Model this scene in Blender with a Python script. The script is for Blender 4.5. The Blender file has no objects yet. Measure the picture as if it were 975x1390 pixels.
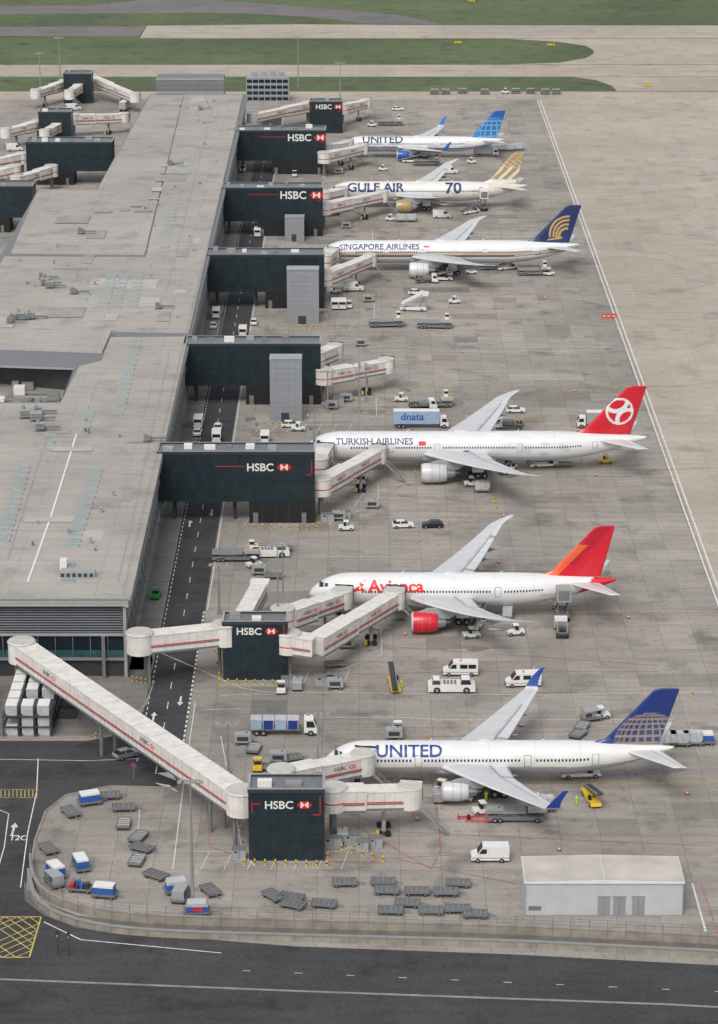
import bpy, bmesh, math, random
from mathutils import Vector, Matrix
random.seed(11)
R_=math.radians
# ---------------------------------------------------------------- survey
# metric site: X east (across the pier), Y north (along the pier), Z up.
# the photograph was resected (camera 172 m up, 18 deg down); site() turns a
# measured sight line into the metric point at a known height above ground.
CH=172.0; CF=3700.0; CT=math.atan(1205/3700)
def site(u,v,h=0.0):
    a=(u-487.5)/CF; b=(v-695)/CF
    dy=math.cos(CT)-b*math.sin(CT); dz=-math.sin(CT)-b*math.cos(CT)
    t=(h-CH)/dz
    return Vector((a*t,dy*t,h))
scene=bpy.context.scene
COL=scene.collection
# ---------------------------------------------------------------- materials
def mat(name,col,rough=0.6,metal=0.0,var=0.08,scale=1.2,spec=0.5,coat=0.0):
    m=bpy.data.materials.new(name); m.use_nodes=True
    nt=m.node_tree; N=nt.nodes; L=nt.links
    p=N['Principled BSDF']; p.inputs['Roughness'].default_value=rough
    p.inputs['Metallic'].default_value=metal
    p.inputs['Specular IOR Level'].default_value=spec
    if coat: p.inputs['Coat Weight'].default_value=coat
    tc=N.new('ShaderNodeTexCoord'); no=N.new('ShaderNodeTexNoise')
    no.inputs['Scale'].default_value=scale; no.inputs['Detail'].default_value=5
    L.new(tc.outputs['Object'],no.inputs['Vector'])
    mr=N.new('ShaderNodeMapRange'); mr.inputs['From Min'].default_value=.3; mr.inputs['From Max'].default_value=.7
    mr.inputs['To Min'].default_value=1-var; mr.inputs['To Max'].default_value=1+var
    L.new(no.outputs['Fac'],mr.inputs['Value'])
    mx=N.new('ShaderNodeMix'); mx.data_type='RGBA'; mx.blend_type='MULTIPLY'; mx.inputs[0].default_value=1
    mx.inputs[6].default_value=(*col,1); L.new(mr.outputs[0],mx.inputs[7])
    L.new(mx.outputs[2],p.inputs['Base Color'])
    return m
def paintmat(name,rough=0.32,coat=.2):
    m=bpy.data.materials.new(name); m.use_nodes=True
    nt=m.node_tree; N=nt.nodes; L=nt.links; p=N['Principled BSDF']
    at=N.new('ShaderNodeAttribute'); at.attribute_name='Col'
    tc=N.new('ShaderNodeTexCoord'); mp=N.new('ShaderNodeMapping'); mp.inputs['Scale'].default_value=(.25,1,1)
    no=N.new('ShaderNodeTexNoise'); no.inputs['Scale'].default_value=1.1; no.inputs['Detail'].default_value=6
    L.new(tc.outputs['Object'],mp.inputs['Vector']); L.new(mp.outputs[0],no.inputs['Vector'])
    mr=N.new('ShaderNodeMapRange'); mr.inputs['From Min'].default_value=.3; mr.inputs['From Max'].default_value=.7
    mr.inputs['To Min'].default_value=.88; mr.inputs['To Max'].default_value=1.0
    L.new(no.outputs['Fac'],mr.inputs['Value'])
    mx=N.new('ShaderNodeMix'); mx.data_type='RGBA'; mx.blend_type='MULTIPLY'; mx.inputs[0].default_value=1
    L.new(at.outputs['Color'],mx.inputs[6]); L.new(mr.outputs[0],mx.inputs[7])
    L.new(mx.outputs[2],p.inputs['Base Color']); p.inputs['Roughness'].default_value=rough
    p.inputs['Coat Weight'].default_value=coat
    return m
def groundmat(name,c1,c2,cm,bw=6.0,bh=6.0,stain=0.35,mort=.05,sx=.02,fine=.10):
    m=bpy.data.materials.new(name); m.use_nodes=True
    nt=m.node_tree; N=nt.nodes; L=nt.links; p=N['Principled BSDF']
    p.inputs['Roughness'].default_value=.85; p.inputs['Specular IOR Level'].default_value=.25
    tc=N.new('ShaderNodeTexCoord')
    br=N.new('ShaderNodeTexBrick'); br.offset=0; br.inputs['Scale'].default_value=1
    br.inputs['Brick Width'].default_value=bw; br.inputs['Row Height'].default_value=bh
    br.inputs['Mortar Size'].default_value=mort; br.inputs['Mortar Smooth'].default_value=.3
    br.inputs['Color1'].default_value=(*c1,1); br.inputs['Color2'].default_value=(*c2,1); br.inputs['Mortar'].default_value=(*cm,1)
    L.new(tc.outputs['Object'],br.inputs['Vector'])
    cur=br.outputs['Color']
    def mul(cur,scale,vec,lo,hi,fmin=.35,fmax=.65,det=6,rgh=.6):
        mp=N.new('ShaderNodeMapping'); mp.inputs['Scale'].default_value=vec
        L.new(tc.outputs['Object'],mp.inputs['Vector'])
        no=N.new('ShaderNodeTexNoise'); no.inputs['Scale'].default_value=scale; no.inputs['Detail'].default_value=det; no.inputs['Roughness'].default_value=rgh
        L.new(mp.outputs[0],no.inputs['Vector'])
        mr=N.new('ShaderNodeMapRange'); mr.inputs['From Min'].default_value=fmin; mr.inputs['From Max'].default_value=fmax
        mr.inputs['To Min'].default_value=lo; mr.inputs['To Max'].default_value=hi
        L.new(no.outputs['Fac'],mr.inputs['Value'])
        mx=N.new('ShaderNodeMix'); mx.data_type='RGBA'; mx.blend_type='MULTIPLY'; mx.inputs[0].default_value=1
        L.new(cur,mx.inputs[6]); L.new(mr.outputs[0],mx.inputs[7]); return mx.outputs[2]
    cur=mul(cur,sx,(1,1,1),1-stain*.6,1+stain*.25)
    cur=mul(cur,.35,(.25,1.6,1),1-stain*.45,1.04,.3,.6)
    cur=mul(cur,.12,(1,1,1),1-stain*.9,1.0,.32,.46)
    cur=mul(cur,.5,(1,1,1),1-stain*.5,1.0,.30,.42,3)
    cur=mul(cur,1.8,(1,1,1),1-fine,1+fine*.6)
    L.new(cur,p.inputs['Base Color'])
    return m
M={}
M['apron']=groundmat('apron_concrete',(.365,.332,.294),(.315,.286,.254),(.18,.162,.143),6,6,.40,.045)
M['patchl']=groundmat('new_concrete',(.39,.36,.32),(.37,.34,.30),(.26,.235,.21),6,6,.3,.05)
M['patchd']=groundmat('old_concrete',(.27,.243,.215),(.25,.227,.20),(.17,.152,.135),6,6,.3,.05)
M['taxi']=groundmat('taxiway_concrete',(.445,.385,.325),(.41,.355,.30),(.31,.265,.225),7.5,7.5,.24,.05)
M['asph']=groundmat('asphalt',(.066,.066,.069),(.06,.06,.063),(.06,.06,.063),40,40,.4,.0,.04,fine=.2)
M['asph2']=groundmat('worn_asphalt',(.19,.172,.172),(.17,.158,.158),(.17,.158,.158),40,40,.2,.0,.04)
M['cpave']=groundmat('forecourt_concrete',(.23,.218,.20),(.21,.198,.18),(.14,.13,.12),5,5,.35,.04)
M['grass']=groundmat('grass',(.108,.142,.068),(.122,.152,.076),(.108,.14,.066),60,30,.45,.0,.012,fine=.3)
M['roof']=groundmat('roof_membrane',(.385,.36,.325),(.365,.34,.306),(.275,.257,.233),15,6,.22,.06,.03,fine=.05)
M['roofl']=mat('roof_patch_light',(.41,.385,.35),.8,0,.1,.3); M['roofd']=mat('roof_patch_dark',(.30,.28,.253),.8,0,.15,.3)
M['roofedge']=mat('roof_edge_metal',(.42,.42,.41),.45,.3)
M['white']=mat('white_paint',(.70,.69,.665),.45,0,.06)
M['bridge']=mat('jet_bridge_panel',(.67,.64,.59),.5,0,.12,.7)
M['bridge2']=mat('jet_bridge_rib',(.50,.48,.44),.5,0,.10,.7)
M['lgrey']=mat('light_grey_cladding',(.33,.34,.345),.5,.1,.08,.4)
M['tgrey']=mat('tower_cladding',(.27,.285,.30),.5,.1,.06,.4); M['tgrey2']=mat('tower_cladding_joint',(.23,.24,.255),.5,.1,.06,.4)
M['mgrey']=mat('mid_grey_metal',(.20,.205,.21),.5,.3,.12)
M['dgrey']=mat('dark_grey_metal',(.05,.052,.056),.5,.2,.15)
M['shed']=mat('shed_cladding',(.47,.49,.50),.5,0,.06,.5); M['shedr']=mat('shed_roof',(.48,.445,.39),.7,0,.14,.25)
M['navy']=mat('navy_cladding_panel',(.012,.023,.030),.38,0,.3,.5)
M['navy2']=mat('navy_cladding_seam',(.028,.042,.052),.45,0,.1)
M['black']=mat('black_rubber',(.012,.012,.013),.7,0,.2)
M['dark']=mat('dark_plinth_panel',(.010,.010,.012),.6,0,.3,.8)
M['glass']=mat('dark_glass',(.015,.022,.028),.12,0,.1,1)
M['teal']=mat('teal_glazing',(.035,.095,.105),.15,0,.3,.6)
M['rlight']=mat('rooflight_glass',(.20,.30,.29),.25,0,.1,1)
M['red']=mat('red_paint',(.60,.015,.02),.4,0,.1)
M['redb']=mat('bright_red_vinyl',(.66,.02,.02),.4,0,.05)
M['orange']=mat('cone_orange',(.75,.15,.02),.5,0,.05)
M['blue']=mat('blue_paint',(.025,.10,.34),.4,0,.1)
M['bluel']=mat('pale_blue_vinyl',(.30,.40,.54),.4,0,.08)
M['yellow']=mat('yellow_paint',(.66,.46,.03),.5,0,.1)
M['yelm']=mat('yellow_road_paint',(.50,.38,.10),.7,0,.35,.8)
M['whm']=mat('white_road_paint',(.62,.61,.58),.7,0,.25,.8)
M['redm']=mat('red_road_paint',(.42,.15,.12),.7,0,.3,.8)
M['stain']=mat('rubber_stain',(.19,.172,.155),.9,0,.3,.5)
M['steel']=mat('galvanised_steel',(.36,.36,.35),.45,.5,.12)
M['cargo']=mat('cargo_aluminium',(.55,.56,.57),.4,.3,.12)
M['conc']=mat('wall_concrete',(.27,.24,.205),.85,0,.22,.5)
M['concd']=mat('dark_wall_concrete',(.14,.125,.11),.85,0,.22,.5)
M['green']=mat('green_paint',(.03,.30,.06),.5)
M['silver']=mat('silver_car_paint',(.42,.43,.44),.25,.6,.03)
M['bcar']=mat('black_car_paint',(.02,.022,.025),.2,.1,.03)
M['hiviz']=mat('hi_vis_fabric',(.55,.72,.05),.8)
M['skin']=mat('skin',(.42,.26,.18),.6)
M['lblue']=mat('blue_vinyl',(.012,.045,.22),.4,0,.05)
M['tnavy']=mat('navy_vinyl',(.02,.03,.12),.4,0,.05)
M['paint']=paintmat('livery_paint',.27,.3)
M['gstone']=mat('bare_metal',(.45,.45,.46),.3,.8,.05)
M['wing']=paintmat('wing_paint',.36,.1)
# ---------------------------------------------------------------- mesh builder
class MB:
    def __init__(s): s.v=[];s.f=[];s.m=[];s.mats=[]
    def mi(s,k):
        k=M[k] if isinstance(k,str) else k
        if k not in s.mats: s.mats.append(k)
        return s.mats.index(k)
    def add(s,vs,fs,k):
        o=len(s.v); s.v+= [tuple(p) for p in vs]; i=s.mi(k)
        for f in fs: s.f.append([o+a for a in f]); s.m.append(i)
    def frus(s,a,z0,b,z1,k,top=None):
        x0,x1,y0,y1=a; X0,X1,Y0,Y1=b
        vs=[(x0,y0,z0),(x1,y0,z0),(x1,y1,z0),(x0,y1,z0),(X0,Y0,z1),(X1,Y0,z1),(X1,Y1,z1),(X0,Y1,z1)]
        s.add(vs,[(0,3,2,1),(0,1,5,4),(1,2,6,5),(2,3,7,6),(3,0,4,7)],k)
        s.add(vs[4:],[(0,1,2,3)],top or k)
    def box(s,x0,x1,y0,y1,z0,z1,k,top=None): s.frus((x0,x1,y0,y1),z0,(x0,x1,y0,y1),z1,k,top)
    def prof(s,pts,y0,y1,k):
        n=len(pts); vs=[(x,y0,z) for x,z in pts]+[(x,y1,z) for x,z in pts]
        s.add(vs,[tuple(range(n)),tuple(range(2*n-1,n-1,-1))]+[(i,(i+1)%n,n+(i+1)%n,n+i) for i in range(n)],k)
    def prism(s,pts,z0,z1,k,top=None):
        n=len(pts); vs=[(p[0],p[1],z0) for p in pts]+[(p[0],p[1],z1) for p in pts]
        s.add(vs,[tuple(range(n-1,-1,-1))]+[(i,(i+1)%n,n+(i+1)%n,n+i) for i in range(n)],k)
        s.add(vs[n:],[tuple(range(n))],top or k)
    def poly(s,pts,z,k): s.add([(p[0],p[1],z) for p in pts],[tuple(range(len(pts)))],k)
    def cyl(s,p0,p1,r0,r1,n,k,caps=True):
        p0=Vector(p0);p1=Vector(p1); d=(p1-p0).normalized()
        a=d.orthogonal().normalized(); b=d.cross(a)
        vs=[]
        for p,r in((p0,r0),(p1,r1)):
            for i in range(n):
                t=2*math.pi*i/n; vs.append(p+(a*math.cos(t)+b*math.sin(t))*r)
        fs=[(i,(i+1)%n,n+(i+1)%n,n+i) for i in range(n)]
        if caps: fs+=[tuple(range(n-1,-1,-1)),tuple(range(n,2*n))]
        s.add(vs,fs,k)
    def obox(s,p0,p1,w,h,k,oy=0,oz=0,top=None):
        p0=Vector(p0);p1=Vector(p1); d=(p1-p0).normalized()
        l=Vector((-d.y,d.x,0)).normalized(); u=d.cross(l)
        if u.z<0:u=-u
        vs=[]
        for p in(p0,p1):
            for a,b in((-1,-1),(1,-1),(1,1),(-1,1)): vs.append(p+l*(a*w/2+oy)+u*(b*h/2+oz))
        s.add(vs,[(0,1,2,3),(7,6,5,4),(0,4,5,1),(1,5,6,2),(3,7,4,0)],k); s.add([vs[2],vs[6],vs[7],vs[3]],[(0,1,2,3)],top or k)
    def strip(s,pts,w,z,k):
        pts=[Vector((p[0],p[1])) for p in pts]
        for a,b in zip(pts[:-1],pts[1:]):
            d=(b-a)
            if d.length<1e-4: continue
            d.normalize(); n=Vector((-d.y,d.x))*w/2; a2=a-d*w*.3;b2=b+d*w*.3
            s.add([(*(a2+n),z),(*(a2-n),z),(*(b2-n),z),(*(b2+n),z)],[(0,1,2,3)],k)
            z+=.0006
    def dash(s,a,b,w,z,k,on=2.,off=2.):
        a=Vector((a[0],a[1]));b=Vector((b[0],b[1])); L=(b-a).length; d=(b-a)/L; t=0
        while t<L: s.strip([a+d*t,a+d*min(L,t+on)],w,z,k); t+=on+off
    def mesh(s,name):
        me=bpy.data.meshes.new(name); me.from_pydata(s.v,[],s.f)
        for m in s.mats: me.materials.append(m)
        me.polygons.foreach_set('material_index',s.m)
        bm=bmesh.new(); bm.from_mesh(me); bmesh.ops.recalc_face_normals(bm,faces=bm.faces); bm.to_mesh(me); bm.free()
        return me
    def sheet(s,name):
        me=bpy.data.meshes.new(name); me.from_pydata(s.v,[],s.f)
        for m in s.mats: me.materials.append(m)
        me.polygons.foreach_set('material_index',s.m)
        bm=bmesh.new(); bm.from_mesh(me)
        for f in bm.faces:
            f.normal_update()
            if f.normal.z<0: f.normal_flip()
        bm.to_mesh(me); bm.free(); return link(name,me)
    def obj(s,name,loc=(0,0,0),rot=0,parent=None,bevel=0,smooth=False):
        return link(name,s.mesh(name),loc,rot,parent,bevel,smooth)
def link(name,me,loc=(0,0,0),rot=0,parent=None,bevel=0,smooth=False):
    o=bpy.data.objects.new(name,me); COL.objects.link(o); o.location=loc; o.rotation_euler=(0,0,rot)
    if parent: o.parent=parent
    if bevel:
        b=o.modifiers.new('bevel','BEVEL'); b.width=bevel; b.segments=2; b.limit_method='ANGLE'; b.angle_limit=R_(40)
    if smooth: me.polygons.foreach_set('use_smooth',[True]*len(me.polygons))
    return o
def empty(name,loc=(0,0,0),rot=0):
    e=bpy.data.objects.new(name,None); COL.objects.link(e); e.location=loc; e.rotation_euler=(0,0,rot); return e
# ---------------------------------------------------------------- lettering
_tc={}
def text_data(s,bold=.012,shear=0):
    key=(s,bold,shear)
    if key in _tc: return _tc[key]
    c=bpy.data.curves.new('t','FONT'); c.body=s; c.size=1; c.offset=bold; c.shear=shear; c.resolution_u=3
    o=bpy.data.objects.new('t',c); COL.objects.link(o)
    dg=bpy.context.evaluated_depsgraph_get(); dg.update()
    me=bpy.data.meshes.new_from_object(o.evaluated_get(dg))
    vs=[v.co.copy() for v in me.vertices]; fs=[tuple(p.vertices) for p in me.polygons]
    bpy.data.objects.remove(o); bpy.data.meshes.remove(me)
    x0=min(v.x for v in vs); x1=max(v.x for v in vs)
    vs=[Vector((v.x-x0,v.y,0)) for v in vs]
    _tc[key]=(vs,fs,x1-x0); return _tc[key]
def flat_text(mb,s,width,org,rt,up,k,bold=.012):
    vs,fs,w=text_data(s,bold); sc=width/w; org=Vector(org);rt=Vector(rt).normalized();up=Vector(up).normalized()
    mb.add([org+rt*v.x*sc+up*v.y*sc for v in vs],fs,k)
def hexlogo(mb,org,rt,up,h):
    org=Vector(org);rt=Vector(rt).normalized();up=Vector(up).normalized()
    q=lambda x,z:org+rt*x*h+up*z*h
    mb.add([q(0,.5),q(.5,1),q(.5,0)],[(0,1,2)],'redb'); mb.add([q(2,.5),q(1.5,1),q(1.5,0)],[(0,1,2)],'redb')
    c=q(1,.5)
    mb.add([q(.5,1),q(1.5,1),c],[(0,1,2)],'redb'); mb.add([q(.5,0),q(1.5,0),c],[(0,1,2)],'redb')
    mb.add([q(.5,0),q(.5,1),c],[(0,1,2)],'white'); mb.add([q(1.5,0),q(1.5,1),c],[(0,1,2)],'white')
# ================================================================ GROUND
def G(l): return [site(u,v) for u,v in l]
mb=MB(); mb.poly([(-5000,-2000),(5000,-2000),(5000,9000),(-5000,9000)],0,'grass'); mb.sheet('grass_ground')
mb=MB()
yb=site(0,124).y
mb.poly([(-700,120),(900,120),(900,yb-.5),(-700,yb-.5)],.010,'taxi')
mb.poly(G([(-1500,104),(1800,104),(1800,88),(-1500,88)]),.010,'taxi')
mb.poly(G([(190,52),(1800,52),(1800,36),(560,34),(400,33),(200,35)]),.010,'taxi')
mb.poly(G([(690,52.5),(760,57),(795,62),(806,68),(806,73),(795,79),(760,85),(690,87.5),(1800,87.5),(1800,52.5)]),.014,'taxi')
mb.poly(G([(780,104.5),(810,109),(830,116),(838,123.6),(1800,123.6),(1800,104.5)]),.014,'taxi')
mb.sheet('taxiway_ground')
mb=MB()
mb.poly(G([(-1500,49),(189,49),(198,36),(-1500,37.5)]),.014,'asph2')
mb.poly(G([(-1500,9),(120,8),(190,0),(240,-4),(330,3),(430,11),(540,20),(600,33),(500,32),(420,23),(330,18),(200,18),(0,19),(-1500,20)]),.014,'asph2')
mb.poly([(-2500,1750),(3500,1650),(3500,1705),(-2500,1805)],.014,'asph2')
mb.sheet('asphalt_taxiway')
wl0=site(732,137); wl1=site(975,810)
def wlx(y): return wl0.x+(wl1.x-wl0.x)*(y-wl0.y)/(wl1.y-wl0.y)
mb=MB(); mb.poly([(-700,300),(wlx(300),300),(wlx(1035),1035),(-700,1035)],.022,'apron'); mb.sheet('apron_ground')
mb=MB()
RX0,RX1=-35.8,-28.2
z=.040
mb.poly([(RX0,395),(RX1,395),(RX1,1000),(RX0,1000)],z,'asph')
mb.poly(G([(-900,1006),(118,1006),(150,1000),(178,985),(200,960),(207,930),(262,930),(254,985),(243,1030),(240,1068),(150,1066),(90,1078),(62,1100),(46,1140),(40,1180),(33,1200),(34,1216),(60,1240),(120,1262),(400,1285),(700,1296),(1000,1312),(1500,1345),(1500,1620),(-900,1620)]),z+.006,'asph')
mb.sheet('service_road')
mb=MB()
mb.poly(G([(-900,880),(205,880),(212,925),(195,955),(175,978),(150,993),(118,999),(-900,999)]),.036,'cpave')
mb.poly([(RX0-4,440),(RX0-.2,440),(RX0-.2,960),(RX0-4,960)],.036,'cpave')
mb.sheet('forecourt_pavement')
mb=MB()
def kerb(pts,w=.3,h=.13):
    for a,b in zip(pts[:-1],pts[1:]): mb.obox((a.x,a.y,h/2+.02),(b.x,b.y,h/2+.02),w,h+.02,'conc')
kerb(G([(-300,1002),(118,1002),(150,996),(178,981),(198,957),(210,925)]))
kerb(G([(240,1070),(150,1068),(90,1080),(62,1102),(48,1140),(42,1180)]))
kerb(G([(0,1330),(400,1346),(900,1364),(1300,1385)]))
mb.obj('road_kerb')
# ---------------------------------------------------------------- markings
mb=MB(); zm=.060
def L(px,w,k,zz=0): mb.strip(G(px),w,zm+zz,k)
for off in(-.55,.55): mb.strip([(wlx(300)+off,300),(wlx(1035)+off,1035)],.34,zm,'whm')
mb.strip([(RX1+.4,470),(RX1+.4,1000)],.18,zm,'whm')
mb.dash((RX0+.5,400),(RX0+.5,1000),.16,zm,'whm',1.2,1.2); mb.dash(((RX0+RX1)/2,395),((RX0+RX1)/2,1000),.15,zm,'whm',3,6)
mb.dash((RX1-.2,400),(RX1-.2,470),.3,zm,'whm',1,1)
def arrow(x,y,ang=0,s=1.):
    c,sn=math.cos(ang),math.sin(ang)
    T=lambda p:(x+(p[0]*c-p[1]*sn)*s,y+(p[0]*sn+p[1]*c)*s)
    mb.poly([T(p) for p in((-.15,-1.5),(.15,-1.5),(.15,1),(-.15,1))],zm+.001,'whm'); mb.poly([T(p) for p in((-.5,1),(.5,1),(0,2.4))],zm+.002,'whm')
for yy in(418,520): arrow(-34,yy,0,1.1); arrow(-30,yy+8,math.pi,1.1)
L([(0,1031),(120,1033),(190,1030)],.15,'whm'); L([(-50,1072),(52,1072)],.12,'yelm'); L([(-50,1083),(52,1083)],.12,'yelm')
for i in range(14):
    a=-20+i*5.4; L([(a,1073),(a+0,1082)],.12,'yelm',.002)
L([(0,1100),(12,1105),(6,1150),(-20,1240)],.15,'whm')
L([(52,1030),(50,1075),(38,1130),(28,1205)],.16,'whm')
p=site(18,1128); arrow(p.x,p.y,0,1.2)
vs,fs,w=text_data('T2C'); o=site(12,1141); sc=2.6/w
mb.add([(o.x+(v.x)*sc,o.y+v.y*sc*1.7,zm+.003) for v in vs],fs,'whm')
bx=G([(-40,1245),(56,1245),(40,1300),(-70,1300)])
mb.strip(bx+[bx[0]],.22,zm,'yelm')
def lerp(a,b,t): return a+(b-a)*t
for i in range(1,6):
    t=i/6
    mb.strip([lerp(bx[0],bx[1],t),lerp(bx[0],bx[3],t)],.16,zm+.004,'yelm'); mb.strip([lerp(bx[1],bx[2],t),lerp(bx[3],bx[2],t)],.16,zm+.005,'yelm')
    mb.strip([lerp(bx[0],bx[1],1-t),lerp(bx[1],bx[2],t)],.16,zm+.006,'yelm'); mb.strip([lerp(bx[0],bx[3],1-t),lerp(bx[3],bx[2],t)],.16,zm+.007,'yelm')
L([(60,1252),(110,1276),(300,1294)],.2,'whm')
mb.dash(site(330,1318),site(1100,1352),.12,zm,'whm',1,6)
for q in([(213,1050),(232,1048),(240,1060)],[(210,1063),(230,1066),(243,1076)]): mb.poly(G(q),zm+.002,'whm')
stands=[(391.3,27,54),(469,31,57),(557.5,34,74),(624,34,74),(717,34,74),(808,32,63),(893,27,54)]
for cy,hs,ln in stands:
    mb.strip([(-22,cy),(55,cy),(wlx(cy),cy)],.22,zm+.012,'yelm')
    mb.strip([(wlx(cy),cy),(wlx(cy)+10,cy+1),(wlx(cy)+22,cy+6),(wlx(cy)+32,cy+16),(wlx(cy)+38,cy+30)],.18,zm+.012,'yelm')
    for s in(-1,1):
        y=cy+s*hs
        mb.strip([(-14,y),(6,y),(14,cy+s*(hs-1)),(52,cy+s*(hs-1))],.12,zm+.003,'redm' if s<0 else 'whm')
        mb.strip([(-8,cy+s*5),(6,cy+s*18),(52,cy+s*(hs-4))],.10,zm+.018,'redm')
    for i in range(9):
        x=-4+i*3.2; mb.strip([(x,cy-2.2),(x,cy+2.2)],.16,zm+.022,'yelm')
    mb.strip([(-24,cy-hs+2),(-3,cy-hs+2),(4,cy-hs+9),(4,cy-9),(-4,cy-5)],.13,zm+.024,'whm')
    for i in range(7): mb.strip([(-22+i*3.4,cy-hs+2),(-23+i*3.4,cy-hs-4)],.1,zm+.027,'whm')
    for i in range(10): mb.strip([(10+i*1.6,cy+hs-3),(11+i*1.6,cy+hs-1.2)],.12,zm+.029,'yelm')
L([(180,870),(330,935),(360,940),(740,944),(975,940)],.16,'whm',.03)
L([(300,1000),(330,1160),(345,1175)],.14,'whm',.03); L([(190,1100),(185,1150),(215,1160)],.12,'whm',.03)
L([(265,955),(250,1060),(235,1180)],.15,'whm',.03); L([(360,830),(975,836)],.1,'redm',.03)
L([(480,1120),(585,1180),(600,1150),(585,1050)],.14,'redm',.03); L([(535,1165),(590,1178),(700,1200)],.12,'redm',.033)
L([(560,1110),(575,1040)],.12,'redm',.034); L([(280,1090),(285,1150),(330,1165),(520,1172)],.12,'redm',.035)
L([(580,1000),(596,1040),(600,1100)],.12,'redm',.036)
L([(940,1200),(958,1265)],.3,'whm',.03); L([(952,1200),(975,1268)],.14,'redm',.03)
for (u,v) in((300,945),(330,945),(270,965),(455,755),(320,742),(610,640)):
    L([(u,v),(u+55,v-3)],.12,'whm',.04)
L([(480,690),(500,660),(640,650)],.12,'whm',.03); L([(500,700),(590,715),(700,700)],.1,'redm',.03)
L([(455,735),(560,740),(640,700),(700,660)],.1,'yelm',.03)
L([(840,300),(905,345),(975,365)],.16,'yelm'); L([(760,150),(830,175),(975,185)],.14,'yelm'); L([(900,160),(860,260),(975,300)],.12,'yelm')
L([(-300,96),(700,96),(1300,97)],.25,'yelm'); L([(780,108),(860,121),(975,123.4)],.2,'yelm',.003); L([(200,44),(1300,45)],.3,'yelm')
mb.sheet('apron_markings')
# repair patches & rubber marks on the concrete
mb=MB(); used=set()
for i in range(85):
    x=round(random.uniform(-25,54)/6)*6; y=round(random.uniform(360,1000)/6)*6; w=random.choice([6,6,12,18])
    if any((x+k,y) in used for k in range(0,w,6)): continue
    for k in range(0,w,6): used.add((x+k,y))
    mb.poly([(x,y),(x+w,y),(x+w,y+6),(x,y+6)],.026,'cpave' if i%9==0 else random.choice(['patchl','patchd','patchd']))
used=set()
for i in range(40):
    x=round(random.uniform(78,190)/7.5)*7.5; y=round(random.uniform(450,1000)/7.5)*7.5
    if (x,y) in used: continue
    used.add((x,y)); mb.poly([(x,y),(x+7.5,y),(x+7.5,y+7.5),(x,y+7.5)],.016,'patchl')
mb.sheet('concrete_repair_patches')
mb=MB()
for cy,hs,ln in stands:
    for j in range(7):
        x=random.uniform(-5,50); y=cy+random.choice([-1,1])*random.choice([.0,4.7,5.4]); l=random.uniform(4,14)
        mb.strip([(x,y),(x+l,y+random.uniform(-.3,.3))],random.uniform(.25,.5),.030+j*.0008,'stain')
    for j in range(9):
        x=random.uniform(-14,30); y=cy+random.uniform(-20,-3); r=random.uniform(.4,1.6)
        mb.poly([(x+r*math.cos(t)*random.uniform(.6,1.3)*1.3,y+r*math.sin(t)*random.uniform(.6,1.2)) for t in [k*math.pi/6 for k in range(12)]],.047+j*.001,'stain' if j%2 else 'patchd')
mb.sheet('tyre_marks')
# ================================================================ PIER
pier=empty('terminal_pier_building')
PX=-39.3; PY0=435.5; PY1=961; PH=14.5
xw=-93.5
mb=MB()
mb.prism([(PX-1.2,PY0+1.5),(PX-1.2,PY1-1),(-73,PY1-1),(-76,788),(xw+1,788),(xw+1,600),(-64,590),(-64,562),(-130,562),(-130,PY0+1.5)],0,PH-.8,'dgrey')
mb.obj('walls',parent=pier)
mb=MB()
zr0,zr1=PH-.7,PH
def panel(px,dz=0): 
    pts=[site(u,v,PH) for u,v in px]; mb.prism(pts,zr0+dz,zr1+dz,'roofedge','roof')
mb.prism([(PX+.1,PY0),(PX+.1,PY1),(-73.8,PY1),(-77,789),(-94.2,789),(-94.2,592),(-63.5,588),(-63.5,560),(-131,560),(-131,PY0)],PH-.75,PH-.25,'roofedge','mgrey')
panel([(205,129),(249.5,129),(196.5,345),(15,343),(52,257),(132,258)],.05)
panel([(250.3,129),(330,129),(257,451),(152,449),(139,478),(-60,471),(6,349),(198,350)],.18)
panel([(150,458),(255.5,457),(178,811),(-290,811),(-230,700),(-115,548),(82,547),(108,497),(138,490)],.05)
mb.obj('roof',parent=pier,bevel=.12)
mb=MB()
def rl(u0,v0,u1,v1,n,dz=.06,w=2.5,d=1.5):
    for i in range(n):
        t=i/max(1,n-1); p=site(u0+(u1-u0)*t,v0+(v1-v0)*t,PH)
        z=PH+dz
        mb.box(p.x-w/2,p.x+w/2,p.y-d/2,p.y+d/2,z,z+.28,'roofedge','roofedge'); mb.box(p.x-w/2+.2,p.x+w/2-.2,p.y-d/2+.2,p.y+d/2-.2,z+.28,z+.31,'rlight')
rl(32,636,4,735,15); rl(131,640,98,742,15); rl(185,463,160,562,16); rl(70,590,62,612,3)
rl(152,376,140,418,9,.19); rl(168,376,157,418,9,.19); rl(188,376,180,416,9,.19); rl(128,382,112,408,5,.19)
rl(222,337,214,358,5,.19); rl(262,205,252,236,7,.19); rl(240,262,224,322,12,.19); rl(296,140,290,165,6,.19); rl(92,767,90,772,2)
rl(120,560,114,580,4); rl(96,775,92,790,3)
mb.obj('rooflights',parent=pier)
mb=MB()
def line_r(px,w,dz,k='roofedge'):
    pts=[site(u,v,PH) for u,v in px]
    for a,b in zip(pts[:-1],pts[1:]): mb.obox((a.x,a.y,PH+dz),(b.x,b.y,PH+dz),w,.1,k)
line_r([(104,590),(70,700),(38,790)],.35,.10,'white'); line_r([(108,590),(128,525),(143,500)],.25,.11,'roofl')
line_r([(290,140),(225,400)],.18,.22,'lgrey'); line_r([(75,560),(10,760)],.18,.10,'lgrey'); line_r([(230,480),(160,790)],.18,.10,'lgrey')
line_r([(20,330),(180,335)],.15,.10,'lgrey'); line_r([(30,300),(190,304)],.15,.10,'lgrey')
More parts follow.
